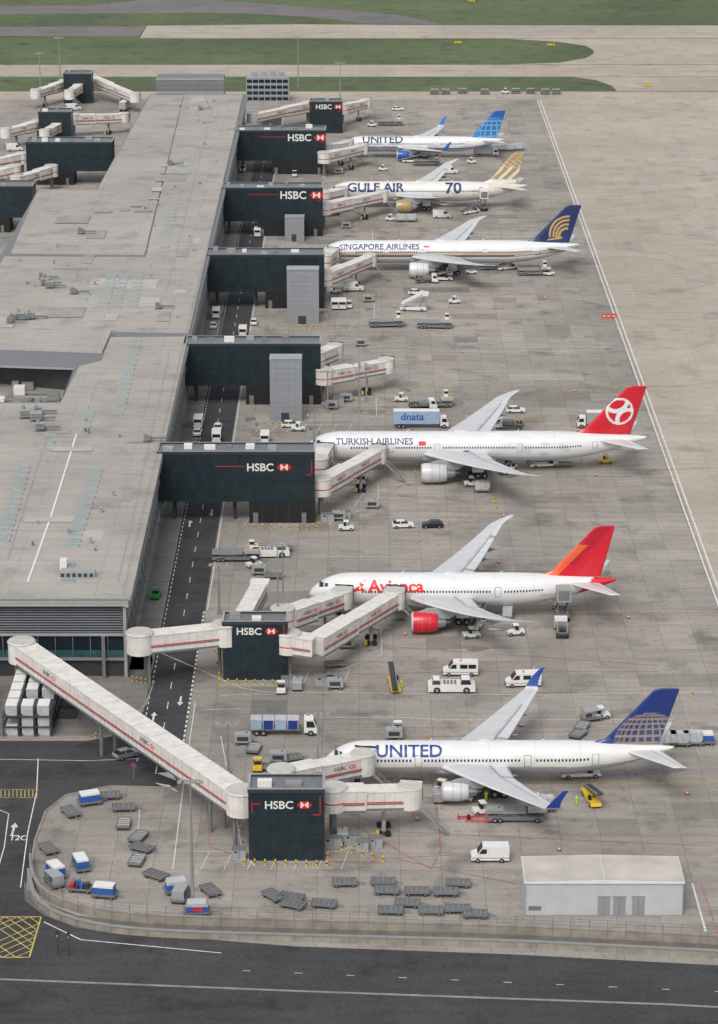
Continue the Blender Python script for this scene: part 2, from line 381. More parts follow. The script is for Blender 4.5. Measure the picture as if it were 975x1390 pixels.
line_r([(0,365),(250,372)],.15,.22,'lgrey'); line_r([(0,440),(235,447)],.15,.22,'lgrey')
line_r([(0,640),(205,645)],.12,.10,'roofd'); line_r([(-20,720),(185,724)],.12,.10,'roofd'); line_r([(20,560),(220,566)],.12,.10,'roofd')
def inroof(x,y):
    return x<PX-2.5 and ((y<545 and x>-128 and y>PY0+4) or (y>598 and x>-62) or (610<y<780 and x>-90) )
random.seed(21)
for i in range(95):
    x=random.uniform(-100,-42); y=random.uniform(440,950); w=random.choice([2,3,5,9]); d=random.choice([1.5,3,6,10])
    if all(inroof(a,b) for a in(x,x+w) for b in(y,y+d)):
        dz=.055+.0015*i+(.13 if 600<y else 0)
        mb.box(x,x+w,y,y+d,PH+dz-.02,PH+dz,random.choice(['roofl','roofd','roofd']))
def rplant(u,v,s=1.):
    p=site(u,v,PH); z=PH+.15
    mb.box(p.x-1.1*s,p.x+1.1*s,p.y-1,p.y+1,z+.5,z+.5+1.4*s,'lgrey'); mb.cyl((p.x-.4,p.y,z+1.9*s),(p.x-.4,p.y,z+2.7*s),.35,.35,10,'steel')
    for k in range(4): mb.box(p.x-1.0*s,p.x+1.0*s,p.y-1.05,p.y-1,z+.7+k*.28,z+.8+k*.28,'dgrey')
    for a in(-1,1):
        for b in(-1,1): mb.cyl((p.x+a*s,p.y+b*.9,z-.15),(p.x+a*s,p.y+b*.9,z+.5),.07,.07,6,'dgrey')
    mb.obox((p.x+1.1*s,p.y,z+.7),(p.x+4,p.y,z+.7),.4,.35,'mgrey')
for (u,v,s) in((62,388,1),(28,435,1),(42,434,.8),(35,568,1),(50,572,1.1),(68,392,.9),(55,585,.8),(18,436,.7),(52,563,.7),(58,380,.7),(232,225,.7),(110,318,.7),(200,600,.6),(215,420,.6),(100,400,.7),(14,440,.6),(272,150,.6)): rplant(u,v,s)
p=site(106,783,PH); mb.box(p.x-3,p.x+3,p.y-.8,p.y+1.2,PH+.05,PH+1.2,'lgrey')
for k in range(6): mb.box(p.x-2.9+k,p.x-2.3+k,p.y-.9,p.y-.8,PH+.3,PH+.9,'dgrey')
p=site(90,772,PH); mb.box(p.x-1,p.x+.2,p.y-.8,p.y+.8,PH+.05,PH+1.8,'white')
for i in range(90):
    x=random.uniform(-100,-43); y=random.uniform(440,950)
    if not inroof(x,y): continue
    r=random.uniform(.12,.3); h=random.uniform(.6,1.2)
    mb.cyl((x,y,PH),(x,y,PH+h),r,r*.8,8,random.choice(['steel','mgrey','lgrey'])); mb.cyl((x,y,PH+h),(x,y,PH+h+.15),r*1.7,r*1.7,8,'lgrey')
mb.obox((PX-1,PY0+2,PH+.75),(PX-1,PY1-2,PH+.75),.06,.06,'steel')
yy=PY0+2
while yy<PY1-2: mb.cyl((PX-1,yy,PH),(PX-1,yy,PH+.78),.035,.035,5,'steel'); yy+=3
mb.obj('roof_plant',parent=pier)
mb=MB()
mb.prism([(-130,562.5),(-64.5,562.5),(-64.5,590),(-94,600.5),(-130,600.5)],0,8.5,'mgrey','roofd')
for i in range(26):
    x=random.uniform(-96,-67); y=random.uniform(566,590); w=random.uniform(.8,3); mb.box(x,x+w,y,y+random.uniform(.8,2.5),8.6,8.6+random.uniform(.6,2.2),random.choice(['lgrey','steel','mgrey','white']))
for i in range(4): mb.obox((-98,568+i*6,9.3),(-67,568+i*6,9.3),.5,.5,'steel')
mb.obj('lower_roof',parent=pier)
mb=MB()
a=site(212,126,PH);b=site(304,126,PH)
mb.box(a.x,b.x,PY1+2,PY1+12,0,PH+5,'lgrey','mgrey')
for k in range(9): mb.box(a.x,b.x,PY1+1.9,PY1+2,PH+.6+k*.45,PH+.75+k*.45,'dgrey')
mb.obj('plant_screen',parent=pier)
mb=MB()
y=PY0+2
while y<PY1-3:
    mb.box(PX-1.25,PX-1.1,y+.2,y+5.6,9.2,13.2,'glass'); mb.box(PX-1.25,PX-1.1,y+.2,y+5.6,4.6,8.4,'glass')
    mb.box(PX-1.2,PX-.75,y-.1,y+.15,0,13.7,'lgrey')
    y+=6
mb.box(PX-1.2,PX-.6,PY0+1.5,PY1-1,8.4,9.2,'lgrey'); mb.box(PX-1.2,PX-.6,PY0+1.5,PY1-1,4.0,4.5,'mgrey')
mb.box(PX-.35,PX+.12,PY0-.02,PY1,PH-1.4,PH-.74,'roofedge')
mb.obj('east_facade',parent=pier)
mb=MB()
yf=PY0+1.4
z=8.2
while z<13.3: mb.box(-131,PX-.95,yf-.35,yf,z,z+.14,'tgrey2'); z+=.46
mb.box(-131,PX-.95,yf-.6,yf+.1,7.6,8.0,'lgrey')
x=-130
while x<PX-3:
    mb.box(x+.15,x+2.85,yf-.12,yf-.02,5.0,7.5,'glass'); mb.box(x-.06,x+.08,yf-.25,yf,3.6,7.6,'mgrey')
    mb.box(x+.15,x+2.85,yf-.10,yf-.02,3.6,4.85,'teal'); x+=3
mb.box(-131,PX-.95,yf-.5,yf+.1,3.1,3.5,'tgrey2')
mb.box(PX-.9,PX-.4,yf-.9,yf+.6,0,13.7,'lgrey')
for k in range(5): mb.box(-128+k*21,-127.4+k*21,yf-1.2,yf-.6,0,7.6,'mgrey')
mb.box(-131,PX+.1,PY0-.03,PY0+.25,PH-1.2,PH-.74,'roofedge')
mb.obj('south_facade',parent=pier)
# ================================================================ GATE BUILDINGS
def gate(uL,uR,vtop,zt,zb,depth,text=None,low=None,attach=False,xl=None):
    p=site(uL,vtop,zt); q=site(uR,vtop,zt); x0,x1,y0=p.x,q.x,p.y
    if attach: x0=PX-1.0
    if xl is not None: x0,x1=xl
    g=empty('gate_building',((x0+x1)/2,y0,0)); ox,oy=(x0+x1)/2,y0
    A=x0-ox;B=x1-ox
    m=MB(); m.box(A,B,0,depth,zb,zt,'navy','mgrey')
    m.box(A-.1,B+.1,-.12,.25,zt-.25,zt+.35,'navy2','lgrey'); m.box(A-.1,B+.1,depth-.25,depth+.12,zt-.25,zt+.35,'navy2','lgrey')
    m.box(B-.25,B+.12,.25,depth-.25,zt-.2,zt+.35,'navy2','lgrey'); m.box(A-.1,A+.25,.25,depth-.25,zt-.2,zt+.35,'navy2','lgrey')
    for k in range(max(3,int((B-A)/4.5))):
        xx=A+1.2+k*4.2+random.uniform(-.5,.8)
        if xx<B-2.8: 
            yy=random.uniform(.6,depth-2.4); m.box(xx,xx+random.uniform(.8,2.4),yy,yy+random.uniform(.8,1.6),zt,zt+random.uniform(.4,1.2),random.choice(['lgrey','mgrey','steel','white']))
    m.obj('cladding',parent=g)
    m=MB(); nx=max(3,int((B-A)/3.1))
    for k in range(1,nx): xx=A+(B-A)*k/nx; m.box(xx-.03,xx+.03,-.03,.0,zb+.1,zt-.3,'navy2')
    for zz in(zb+.15,zb+(zt-zb)*.33,zb+(zt-zb)*.66): m.box(A,B,-.035,0,zz,zz+.05,'navy2')
    m.box(B,B+.03,depth*.5-.03,depth*.5+.03,zb+.1,zt-.3,'navy2')
    m.obj('panel_joints',parent=g)
    if text:
        fr,zc,wd=text
        m=MB(); xx=A+(B-A)*fr; h=wd*.27
        flat_text(m,'HSBC',wd,(xx,-.06,zc-h/2),(1,0,0),(0,0,1),'white',.02)
        hexlogo(m,(xx+wd*1.13,-.06,zc-h/2+.05),(1,0,0),(0,0,1),h)
        m.box(max(A+.4,xx-wd*1.2),xx-.6,-.05,-.01,zc+h*.1,zc+h*.1+.13,'red')
        m.box(B-1.6,B-.5,-.05,-.01,zc-1.6,zc-1.47,'red'); m.box(B-.63,B-.5,-.05,-.01,zc-1.6,zc+1.4,'red')
        m.box(A+.5,A+.63,-.05,-.01,zc-1.2,zc+.5,'red')
        m.obj('sign_lettering',parent=g)
    if low:
        a,b=low; m=MB(); xa=A+(B-A)*a; xb=A+(B-A)*b
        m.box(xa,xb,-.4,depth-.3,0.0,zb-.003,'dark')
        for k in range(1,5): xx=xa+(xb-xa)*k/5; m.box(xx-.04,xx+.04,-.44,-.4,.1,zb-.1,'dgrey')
        m.box(xa+.8,xa+1.8,-.46,-.4,0.05,2.2,'mgrey'); m.box(xb-2.6,xb-1.7,-.46,-.4,.05,2.2,'mgrey')
        n=3
        if xa-A>4:
            for k in range(n):
                xx=A+(xa-A)*(k+.5)/n
                if RX0-.6<ox+xx<RX1+.6: continue
                m.box(xx-.3,xx+.3,2.0,2.6,0,zb,'dgrey'); m.box(xx-.3,xx+.3,depth-1.8,depth-1.2,0,zb,'dgrey')
        m.obj('ground_floor',parent=g)
    else:
        m=MB()
        for xx in(A+1,B-1):
            for yy in(.8,depth-.8): m.box(xx-.3,xx+.3,yy-.3,yy+.3,0,zb,'mgrey')
        m.obj('columns',parent=g)
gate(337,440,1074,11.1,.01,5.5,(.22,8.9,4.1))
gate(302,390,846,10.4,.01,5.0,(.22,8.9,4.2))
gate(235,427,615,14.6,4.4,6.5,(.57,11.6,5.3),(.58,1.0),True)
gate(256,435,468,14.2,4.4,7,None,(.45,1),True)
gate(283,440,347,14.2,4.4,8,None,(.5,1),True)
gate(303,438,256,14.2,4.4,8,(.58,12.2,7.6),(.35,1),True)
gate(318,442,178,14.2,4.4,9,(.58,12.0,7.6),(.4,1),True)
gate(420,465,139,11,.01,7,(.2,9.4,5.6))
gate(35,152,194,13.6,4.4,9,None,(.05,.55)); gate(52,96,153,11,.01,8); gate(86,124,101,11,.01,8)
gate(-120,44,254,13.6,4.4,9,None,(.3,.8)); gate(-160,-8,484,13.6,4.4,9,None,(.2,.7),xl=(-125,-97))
def tower(uL,uR,vb,h,dep=4.5):
    p=site(uL,vb);q=site(uR,vb); m=MB(); W=q.x-p.x
    m.box(0,W,0,dep,0,h,'tgrey','mgrey'); m.box(-.08,W+.08,-.08,dep+.08,h,h+.2,'tgrey2','lgrey')
    for k in range(1,5): m.box(W*k/5-.03,W*k/5+.03,-.03,0,.1,h-.05,'tgrey2')
    k=0
    while k<h-1: m.box(0,W,-.035,0,k+.9,k+.95,'tgrey2'); k+=1.3
    m.box(W*.35,W*.6,-.06,0,.03,2.2,'dgrey')
    m.obj('lift_tower',(p.x,p.y,0))
tower(367,410,573,14.6); tower(390,433,440,14.2); tower(387,413,328,7.0)
p=site(335,138);q=site(392,138); m=MB(); W=q.x-p.x
m.box(0,W,0,9,0,9,'tgrey','lgrey')
for k in range(8): m.box(W*k/7-.12,W*k/7+.12,-.1,0,0,9,'lgrey')
for k in range(5): m.box(-.1,W+.1,-.14,0,k*2.2,k*2.2+.3,'lgrey')
for k in range(4): m.box(.2,W-.2,-.06,0,k*2.2+.5,k*2.2+1.7,'glass')
for k in range(4): m.box(2+k*3.4,4+k*3.4,3,5,9,10.5,'steel')
m.obj('glazed_control_building',(p.x,p.y,0))
# ================================================================ JET BRIDGES
def tube(m,p0,p1,w=3.0,h=2.9,stripe=True,text=False,ribs=True):
    p0=Vector(p0);p1=Vector(p1)
    m.obox(p0,p1,w,h,'bridge')
    d=(p1-p0); Ln=d.length; d.normalize(); l=Vector((-d.y,d.x,0)).normalized(); u=d.cross(l)
    if u.z<0:u=-u
    m.obox(p0,p1,w+.16,.14,'bridge',0,h/2+.02); m.obox(p0,p1,w+.1,.35,'mgrey',0,-h/2-.05)
    if ribs:
        n=int(Ln/1.3)
        for i in range(n+1):
            c=p0+d*(Ln*i/max(1,n)); m.obox(c-d*.04,c+d*.04,w+.08,h-.4,'bridge2',0,.0)
            if i%4==0: m.obox(c-d*.06,c+d*.06,w+.20,.08,'bridge2',0,h/2+.08)
    if stripe:
        for s in(-1,1):
            m.obox(p0+d*.3,p1-d*.3,.04,.16,'red',s*(w/2+.08),-.25); m.obox(p0+d*.3,p1-d*.3,.04,.10,'dgrey',s*(w/2+.08),-.52)
    if text:
        s=-1 if d.x>0 else 1
        o=p0+d*(Ln*.36)+l*(s*(w/2+.1)); rt=d if d.x>0 else -d
        flat_text(m,'HSBC',2.3,o+u*.2,rt,u,'dgrey',.0); hexlogo(m,o+rt*2.6+u*.22,rt,u,.62)
def legs(m,c,zt,sp=1.6,bogie=True):
    for s in(-1,1):
        m.cyl((c.x,c.y+s*sp,1.0),(c.x,c.y+s*sp,zt),.22,.22,10,'mgrey'); m.cyl((c.x,c.y+s*sp,1.0),(c.x,c.y+s*sp,zt*.6),.3,.3,10,'lgrey')
    m.obox((c.x,c.y-sp-.3,zt-.1),(c.x,c.y+sp+.3,zt-.1),.5,.4,'mgrey'); m.obox((c.x,c.y-sp,1.1),(c.x,c.y+sp,1.1),.7,.5,'mgrey')
    m.obox((c.x,c.y-sp,2.4),(c.x,c.y+sp,3.6),.15,.15,'mgrey')
    if bogie:
        for s in(-1,1):
            for t in(-.5,.5): m.cyl((c.x+t*1.2,c.y+s*sp-.2,.5),(c.x+t*1.2,c.y+s*sp+.2,.5),.5,.5,14,'black')
        m.box(c.x-1.2,c.x-.7,c.y-sp-.5,c.y-sp-.3,.3,1.2,'yellow')
def jetway(pts,cab=1,split=.45,text=True,rot=True,name='jet_bridge',side=1,legsat=.72,w=3.0):
    P3=[site(u,v,h) for u,v,h in pts]
    m=MB()
    if rot:
        c=P3[0]; m.cyl((c.x,c.y,c.z-1.7),(c.x,c.y,c.z+1.75),2.1,2.1,20,'bridge'); m.cyl((c.x,c.y,c.z+1.75),(c.x,c.y,c.z+2.0),2.25,2.0,20,'bridge2')
        m.cyl((c.x,c.y,0),(c.x,c.y,c.z-1.7),.55,.55,14,'mgrey'); m.cyl((c.x,c.y,0),(c.x,c.y,.4),1.2,1.0,14,'conc')
        m.cyl((c.x,c.y,c.z-.35),(c.x,c.y,c.z-.15),2.13,2.13,20,'red')
    for i,(a,b) in enumerate(zip(P3[:-1],P3[1:])):
        last=(i==len(P3)-2)
        if last and split:
            mid=a.lerp(b,split); tube(m,a,mid,w+.25,3.15,True,text and (mid-a).length>5); tube(m,mid.lerp(a,.1),b,w-.1,2.7,True,text and (b-mid).length>7)
        else: tube(m,a,b,w+.2,3.1,True,text and (b-a).length>6)
    if cab:
        a,b=P3[-2],P3[-1]; d=(b-a).normalized()
        c=b+d*.9
        m.cyl((c.x,c.y,c.z-1.6),(c.x,c.y,c.z+1.65),1.9,1.9,16,'bridge'); m.cyl((c.x,c.y,c.z+1.65),(c.x,c.y,c.z+1.85),2.0,1.8,16,'bridge2')
        f=Vector((0.15,side,0)).normalized()
        m.obox(c,c+f*2.4,3.3,3.1,'bridge'); m.obox(c+f*2.4,c+f*3.2,3.2,3.2,'black'); m.obox(c+f*2.7,c+f*2.95,3.35,3.35,'dgrey')
        m.obox(c+f*1.0,c+f*1.8,3.36,1.2,'glass',0,.4)
        s0=c+Vector((1.7,-1.2,-1.5)); s1=Vector((s0.x+4.2,s0.y-.6,.1))
        m.obox(s0,s1,.9,.12,'steel'); m.obox(s0+Vector((0,.45,1)),s1+Vector((0,.45,1)),.06,.06,'steel'); m.obox(s0+Vector((0,-.45,1)),s1+Vector((0,-.45,1)),.06,.06,'steel')
        for k in range(6):
            q=s0.lerp(s1,k/5)
            for yy in(-.45,.45): m.cyl((q.x,q.y+yy,q.z),(q.x,q.y+yy,q.z+1),.03,.03,5,'steel')
    if legsat:
        c=P3[-2].lerp(P3[-1],legsat); legs(m,c,c.z-1.4)
    return m.obj(name)
jetway([(382,1058,6.2),(486,1037,5.4)],text=True)
jetway([(452,1083,6.2),(548,1081,5.6)],text=True,side=1)
jetway([(384,838,6.4),(392,838,6.3),(460,814,5.5)],text=True)
jetway([(392,872,6.4),(428,877,6.3),(532,815,5.4)],text=True)
jetway([(432,632,6.3),(440,617,5.6)],text=False,split=0,legsat=.5)
jetway([(436,660,6.4),(510,619,5.5)])
jetway([(430,487,6.4),(452,478,6.0)],text=False,split=0)
jetway([(440,511,6.4),(520,497,5.8)])
jetway([(441,378,6.4),(500,354,5.6)]); jetway([(441,354,6.4),(450,347,6)],text=False,split=0)
jetway([(440,283,6.4),(516,267,5.6)]); jetway([(440,268,6.4),(462,263,6)],text=False,split=0)
jetway([(440,214,6.4),(490,203,5.6)]); jetway([(442,203,6.4),(470,198,6)],text=False)
jetway([(418,145,6),(345,160,5.5)]); jetway([(465,148,6),(495,141,5.5)])
jetway([(70,232,6),(25,245,5.5)]); jetway([(100,162,6),(165,160,5.5)]); jetway([(88,167,6),(62,182,5.5)]); jetway([(52,170,6),(10,180,5.5)])
jetway([(124,108,6),(182,132,5.5)]); jetway([(88,115,6),(50,127,5.5)]); jetway([(112,116,6),(95,128,5.5)],text=False); jetway([(30,215,6),(-10,222,5.5)],text=False); jetway([(20,232,6),(-20,240,5.5)],text=False)
def linkbridge(p0,p1,cols,w=3.6,h=3.2,txt=()):
    m=MB(); p0=Vector(p0);p1=Vector(p1); tube(m,p0,p1,w,h,True,False,True)
    d=(p1-p0).normalized(); l=Vector((-d.y,d.x,0)).normalized(); u=Vector((0,0,1))
    for t in txt:
        o=p0.lerp(p1,t)-l*(w/2+.1); o=o if (-l).y<0 else p0.lerp(p1,t)+l*(w/2+.1)
        flat_text(m,'HSBC',2.6,o+u*.25,d,u,'dgrey',.0); hexlogo(m,o+d*2.9+u*.25,d,u,.7)
    for c in(p0,p1): m.cyl((c.x,c.y,c.z-1.75),(c.x,c.y,c.z+1.8),2.3,2.3,20,'bridge'); m.cyl((c.x,c.y,c.z+1.8),(c.x,c.y,c.z+2.05),2.45,2.2,20,'bridge2')
    for t in cols:
        c=p0.lerp(p1,t)
        for s in(-1,1): m.cyl((c.x+l.x*s*1.2,c.y+l.y*s*1.2,0),(c.x+l.x*s*1.2,c.y+l.y*s*1.2,c.z-1.7),.3,.3,12,'mgrey')
        m.obox(Vector((c.x,c.y,c.z-1.8))-l*1.9,Vector((c.x,c.y,c.z-1.8))+l*1.9,.5,.45,'mgrey')
    m.obj('elevated_walkway')
a=site(30,884,8.0); b=site(328,1088,7.4); linkbridge(a,b,(.42,.9,1.0,0.0),txt=(.16,.62))
a=site(190,872,8.0); b=site(306,860,7.8); linkbridge((a.x,a.y,8),(b.x,b.y,7.8),(.08,.95),3.2,3.0,txt=())
m=MB(); tube(m,site(328,846,7),site(352,802,5.5),2.8,2.7); legs(m,site(352,802,5.5),4.2,1.2,False); m.obox(site(352,802,5.5),site(354,796,5.5),3.4,3.2,'bridge'); m.obj('jet_bridge')
# ================================================================ AIRCRAFT
W_=(.73,.73,.72); GR=(.42,.43,.44)
def loftmesh(name,rings,cols,material,parent,caps=True):
    n=len(rings[0]); vs=[p for r in rings for p in r]; fs=[]
    for i in range(len(rings)-1):
        for k in range(n): fs.append((i*n+k,i*n+(k+1)%n,(i+1)*n+(k+1)%n,(i+1)*n+k))
    if caps: fs+=[tuple(range(n)),tuple(range(len(vs)-n,len(vs)))]
    me=bpy.data.meshes.new(name); me.from_pydata([tuple(v) for v in vs],[],fs)
    ca=me.color_attributes.new('Col','FLOAT_COLOR','POINT')
    flat=[]
    for r in cols:
        for c in r: flat+=[c[0],c[1],c[2],1.0]
    ca.data.foreach_set('color',flat)
    me.materials.append(M[material] if isinstance(material,str) else material)
    bm=bmesh.new(); bm.from_mesh(me); bmesh.ops.recalc_face_normals(bm,faces=bm.faces); bm.to_mesh(me); bm.free()
    return link(name,me,parent=parent,smooth=True)
def airfoil(sts,thick,colfn,mode,side,name,parent,nc=22,material='paint'):
    rings=[];cols=[]
    fr=[(i/(nc))**1.3 for i in range(nc+1)]
    def th(f): return 5*(.2969*math.sqrt(f)-.126*f-.3516*f*f+.2843*f**3-.1036*f**4)
    for (s,xl,c,zz,tm) in sts:
        ring=[];cc=[]
        for f in fr[::-1]:
            t=th(f)*thick*c*tm; ring.append((f,t,1))
        for f in fr[1:-1]:
            t=th(f)*thick*c*tm*.8; ring.append((f,-t,-1))
        pts=[]
        for f,t,up in ring:
            if mode=='h': pts.append(Vector((xl+c*f,side*s,zz+t)))
            else: pts.append(Vector((xl+c*f,t if up>0 else t*1.25,zz)))
            cc.append(colfn(f,s,xl+c*f,zz,up))
        rings.append(pts);cols.append(cc)
    return loftmesh(name,rings,cols,material,parent)
def aircraft(nose,yaw,S):
    R,L_,zc=S['R'],S['L'],S['zc']
    root=empty('passenger_airliner',(nose.x,nose.y,0),yaw)
    Ln=R*2.6; xt=L_-R*7.0
    def sec(x):
        if x<Ln:
            t=x/Ln; r=R*(1-(1-t)**2.1)**.64; dz=-.30*R*(1-t)**2
        elif x>xt:
            t=(x-xt)/(L_-xt); r=R*(1-t**1.75*.93); dz=(R-r)*.62
        else: r=R;dz=0
        return max(r,.02),dz
    xs=[]; x=0.0
    while x<Ln: xs.append(x); x+=.04+.16*min(1,x/1.5)
    while x<L_: xs.append(x); x+=.45
    xs.append(L_)
    n=96; rings=[];cols=[]
    for x in xs:
        r,dz=sec(x); ring=[];cc=[]
        for k in range(n):
            a=2*math.pi*k/n; y=math.cos(a)*r; z=math.sin(a)*r
            zz=z*(1.06 if z<0 else 1)
            ring.append(Vector((x,y,zc+dz+zz)))
            c=S['fus'](x,a,z/R,(dz+z)/R)
            wx0=Ln*.25; wx1=Ln*.44
            zf=(dz+z)/R; kx=(x-wx0)/(wx1-wx0)
            if 0<kx<1 and .25+kx*.10<zf<.49+kx*.05 and abs(kx-.52)>.06: c=(.02,.024,.03)
            cc.append(c)
        rings.append(ring);cols.append(cc)
    loftmesh('fuselage',rings,cols,'paint',root)
    wx=S['xr']; cr=S['cr']; rings=[];cols=[]
    for i in range(21):
        t=i/20; x=wx-2.5+(cr+6)*t; e=max(.001,math.sin(math.pi*t))**.5
        ry=R*.98*e+.02; rz=R*.62*e+.02; ring=[];cc=[]
        for k in range(28):
            a=2*math.pi*k/28; ring.append(Vector((x,math.cos(a)*ry*1.06,zc-R*.58+math.sin(a)*rz))); cc.append(S.get('belly',GR))
        rings.append(ring);cols.append(cc)
    loftmesh('belly_fairing',rings,cols,'paint',root)
    b,sw,yk,ct=S['b'],math.tan(R_(S['sw'])),S['yk'],S['ct']; rk=S.get('rake',0)
    zr=zc-R*.45
    ter=wx+cr; tek=S['tek']; let=wx+b*sw; tet=let+ct
    def le(y):
        e=y/b; x=wx+y*sw
        if e>.88 and rk: x+=rk*((e-.88)/.12)**1.6
        return x
    def te(y):
        if y<yk: return ter+(tek-ter)*y/yk
        x=tek+(tet-tek)*(y-yk)/(b-yk); e=y/b
        if e>.88 and rk: x+=rk*.75*((e-.88)/.12)**1.6
        return x
    sts=[]
    N_=44
    for i in range(N_+1):
        y=b*i/N_; e=y/b
        sts.append((y,le(y),max(.35,te(y)-le(y)),zr+y*math.tan(R_(S.get('dih',5.5)))+S.get('flex',1.2)*e**2.2,1.15-.5*e))
    wl=S.get('winglet')
    if wl:
        y,xl,c,zz,tm=sts[-1]
        for i in range(1,11):
            w=i/10; sts.append((y+.95*math.sin(w*1.35),xl+.5*w+2.1*w*w,c*(1-.68*w),zz+3.3*w**1.35,.7))
    wc=(.55,.56,.57)
    def wcol(f,s,x,z,up):
        if s>b+.22: return S.get('wlcol',W_)
        if f<.06: return (.66,.66,.67)
        if up>0:
            e=s/b
            if s<R*.9: return W_
            if abs(f-.70)<.014 and e<.78: return (.22,.22,.23)
            if abs(f-.13)<.012: return (.40,.40,.41)
            if f>.70 and (abs(s-yk)<.3 or abs(e-.76)<.01): return (.25,.25,.25)
            if .58<f<.70 and (int(s/2.1)%2==0): return (.49,.50,.51)
            if f>.7: return (.60,.61,.62)
        return wc
    for sd,nm in((-1,'left_wing'),(1,'right_wing')):
        airfoil(sts,.12,wcol,'h',sd,nm,root,26,'wing')
        m=MB()
        for yy in(yk*.62,yk*1.3,yk*1.75,yk*2.2):
            if yy>b*.8: continue
            xt_=te(yy); z0=zr+yy*math.tan(R_(5.5))-.35
            m.cyl((xt_-3.2,sd*yy,z0-.25),(xt_-1.2,sd*yy,z0-.3),.12,.42,10,'lgrey',False); m.cyl((xt_-1.2,sd*yy,z0-.3),(xt_+.9,sd*yy,z0-.1),.42,.05,10,'lgrey')
        m.obj('flap_track_fairings',parent=root,smooth=True)
        ey=S['ey']; er=S['er']; el=S['el']; ex=le(ey)-el*.70; ez=zr+ey*math.tan(R_(5.5))-er*1.12-.35
        prof=[(.75,.80),(.35,.86),(.05,.92),(0,.97),(.08,1.03),(.35,1.10),(.36,1.10),(1.1,1.16),(2.2,1.17),(el*.55,1.12),(el*.72,.99),(el*.74,.93),(el*.70,.80)]
        rings=[];cols=[]
        for j,(px,pr) in enumerate(prof):
            ring=[];cc=[]
            for k in range(32):
                a=2*math.pi*k/32; ring.append(Vector((ex+px,sd*ey+math.cos(a)*pr*er*.88,ez+math.sin(a)*pr*er*.88)))
                if px<.355 and pr>.84 : c=(.50,.50,.51)
                elif pr<.85 or j==0: c=(.05,.05,.05)
                else: c=S['eng'](px/el,a)
                cc.append(c)
            rings.append(ring);cols.append(cc)
        loftmesh('engine_nacelle',rings,cols,'paint',root,False)
        m=MB()
        m.cyl((ex+.9,sd*ey,ez),(ex+1.0,sd*ey,ez),.80*er*.88,.80*er*.88,24,'dgrey'); m.cyl((ex+.3,sd*ey,ez),(ex+.9,sd*ey,ez),.03,.26*er,14,'mgrey')
        for k in range(18):
            a=2*math.pi*k/18; ca,sa=math.cos(a),math.sin(a); r2=.76*er*.88; a2=a+.16
            m.add([(ex+.8,sd*ey+.2*ca,ez+.2*sa),(ex+.65,sd*ey+r2*ca,ez+r2*sa),(ex+.85,sd*ey+r2*math.cos(a2),ez+r2*math.sin(a2))],[(0,1,2)],'mgrey')
        m.cyl((ex+el*.70,sd*ey,ez),(ex+el*.97,sd*ey,ez),.72*er*.88,.46*er*.88,24,'gstone',False); m.cyl((ex+el*.9,sd*ey,ez),(ex+el*1.12,sd*ey,ez),.34*er,.05,16,'mgrey')
        m.cyl((ex+el*.71,sd*ey,ez),(ex+el*.72,sd*ey,ez),.8*er*.88,.8*er*.88,24,'dgrey')
        for fx in(.30,.52): m.cyl((ex+el*fx,sd*ey,ez),(ex+el*fx+.06,sd*ey,ez),1.172*er*.885,1.172*er*.885,32,'mgrey',False)
        zw=zr+ey*math.tan(R_(5.5))
        m.prof([(ex+el*.18,ez+er*.95),(ex+el*.45,ez+er*1.35),(le(ey)+.6,zw+.15),(le(ey)+5,zw-.1),(ex+el*1.05,ez+er*.35),(ex+el*.6,ez+er*.5)],sd*ey-.28,sd*ey+.28,'lgrey')
        m.obj('engine_core',parent=root)
        T=S['stab']; st=[]
        for i in range(13):
            t=i/12; y=T['b']*t; st.append((y,T['x']+y*math.tan(R_(38)),T['c']+(T['ct']-T['c'])*t,zc+R*.42+y*.10,1))
        airfoil(st,.09,lambda f,s,x,z,u:((.66,.66,.67) if f<.08 else ((.30,.30,.30) if abs(f-.68)<.02 else (.64,.64,.64))),'h',sd,'tailplane',root,20,'wing')
    Fd=S['fin']; z0=zc+R*.80; z1=Fd['top']; st=[]
    for i in range(72):
        t=i/71; z=z0+(z1-z0)*t; c=Fd['c']+(Fd['ct']-Fd['c'])*t; x=Fd['x']+(z-z0)*math.tan(R_(Fd['sw']))
        if t<.13: dx=(1-t/.13)**2*2.6; x-=dx; c+=dx
        if t>.96: x+=(t-.96)/.04*.35; c-=(t-.96)/.04*.5
        st.append((z,x,c,z,1))
    fcol=S['fincol']
    airfoil(st,.085,lambda f,s,x,z,u: fcol(x-Fd['x'],z-(zc+R),f,(z-z0)/(z1-z0)),'v',1,'tail_fin',root,76)
    m=MB()
    def onf(x,a,off,sd):
        r,dz=sec(x); return Vector((x,sd*math.cos(a)*(r+off),zc+dz+math.sin(a)*(r+off)))
    wz=S.get('wz',.13)
    doors=S['doors']
    x=Ln*1.25
    while x<L_-R*4.6:
        if all(abs(x+.15-d)>.95 for d in doors):
            for sd in(-1,1):
                a0=wz-.19/R;a1=wz+.21/R
                m.add([onf(x,a0,.02,sd),onf(x+.28,a0,.02,sd),onf(x+.28,a1,.02,sd),onf(x,a1,.02,sd)],[(0,1,2,3)],'glass')
        x+=.56
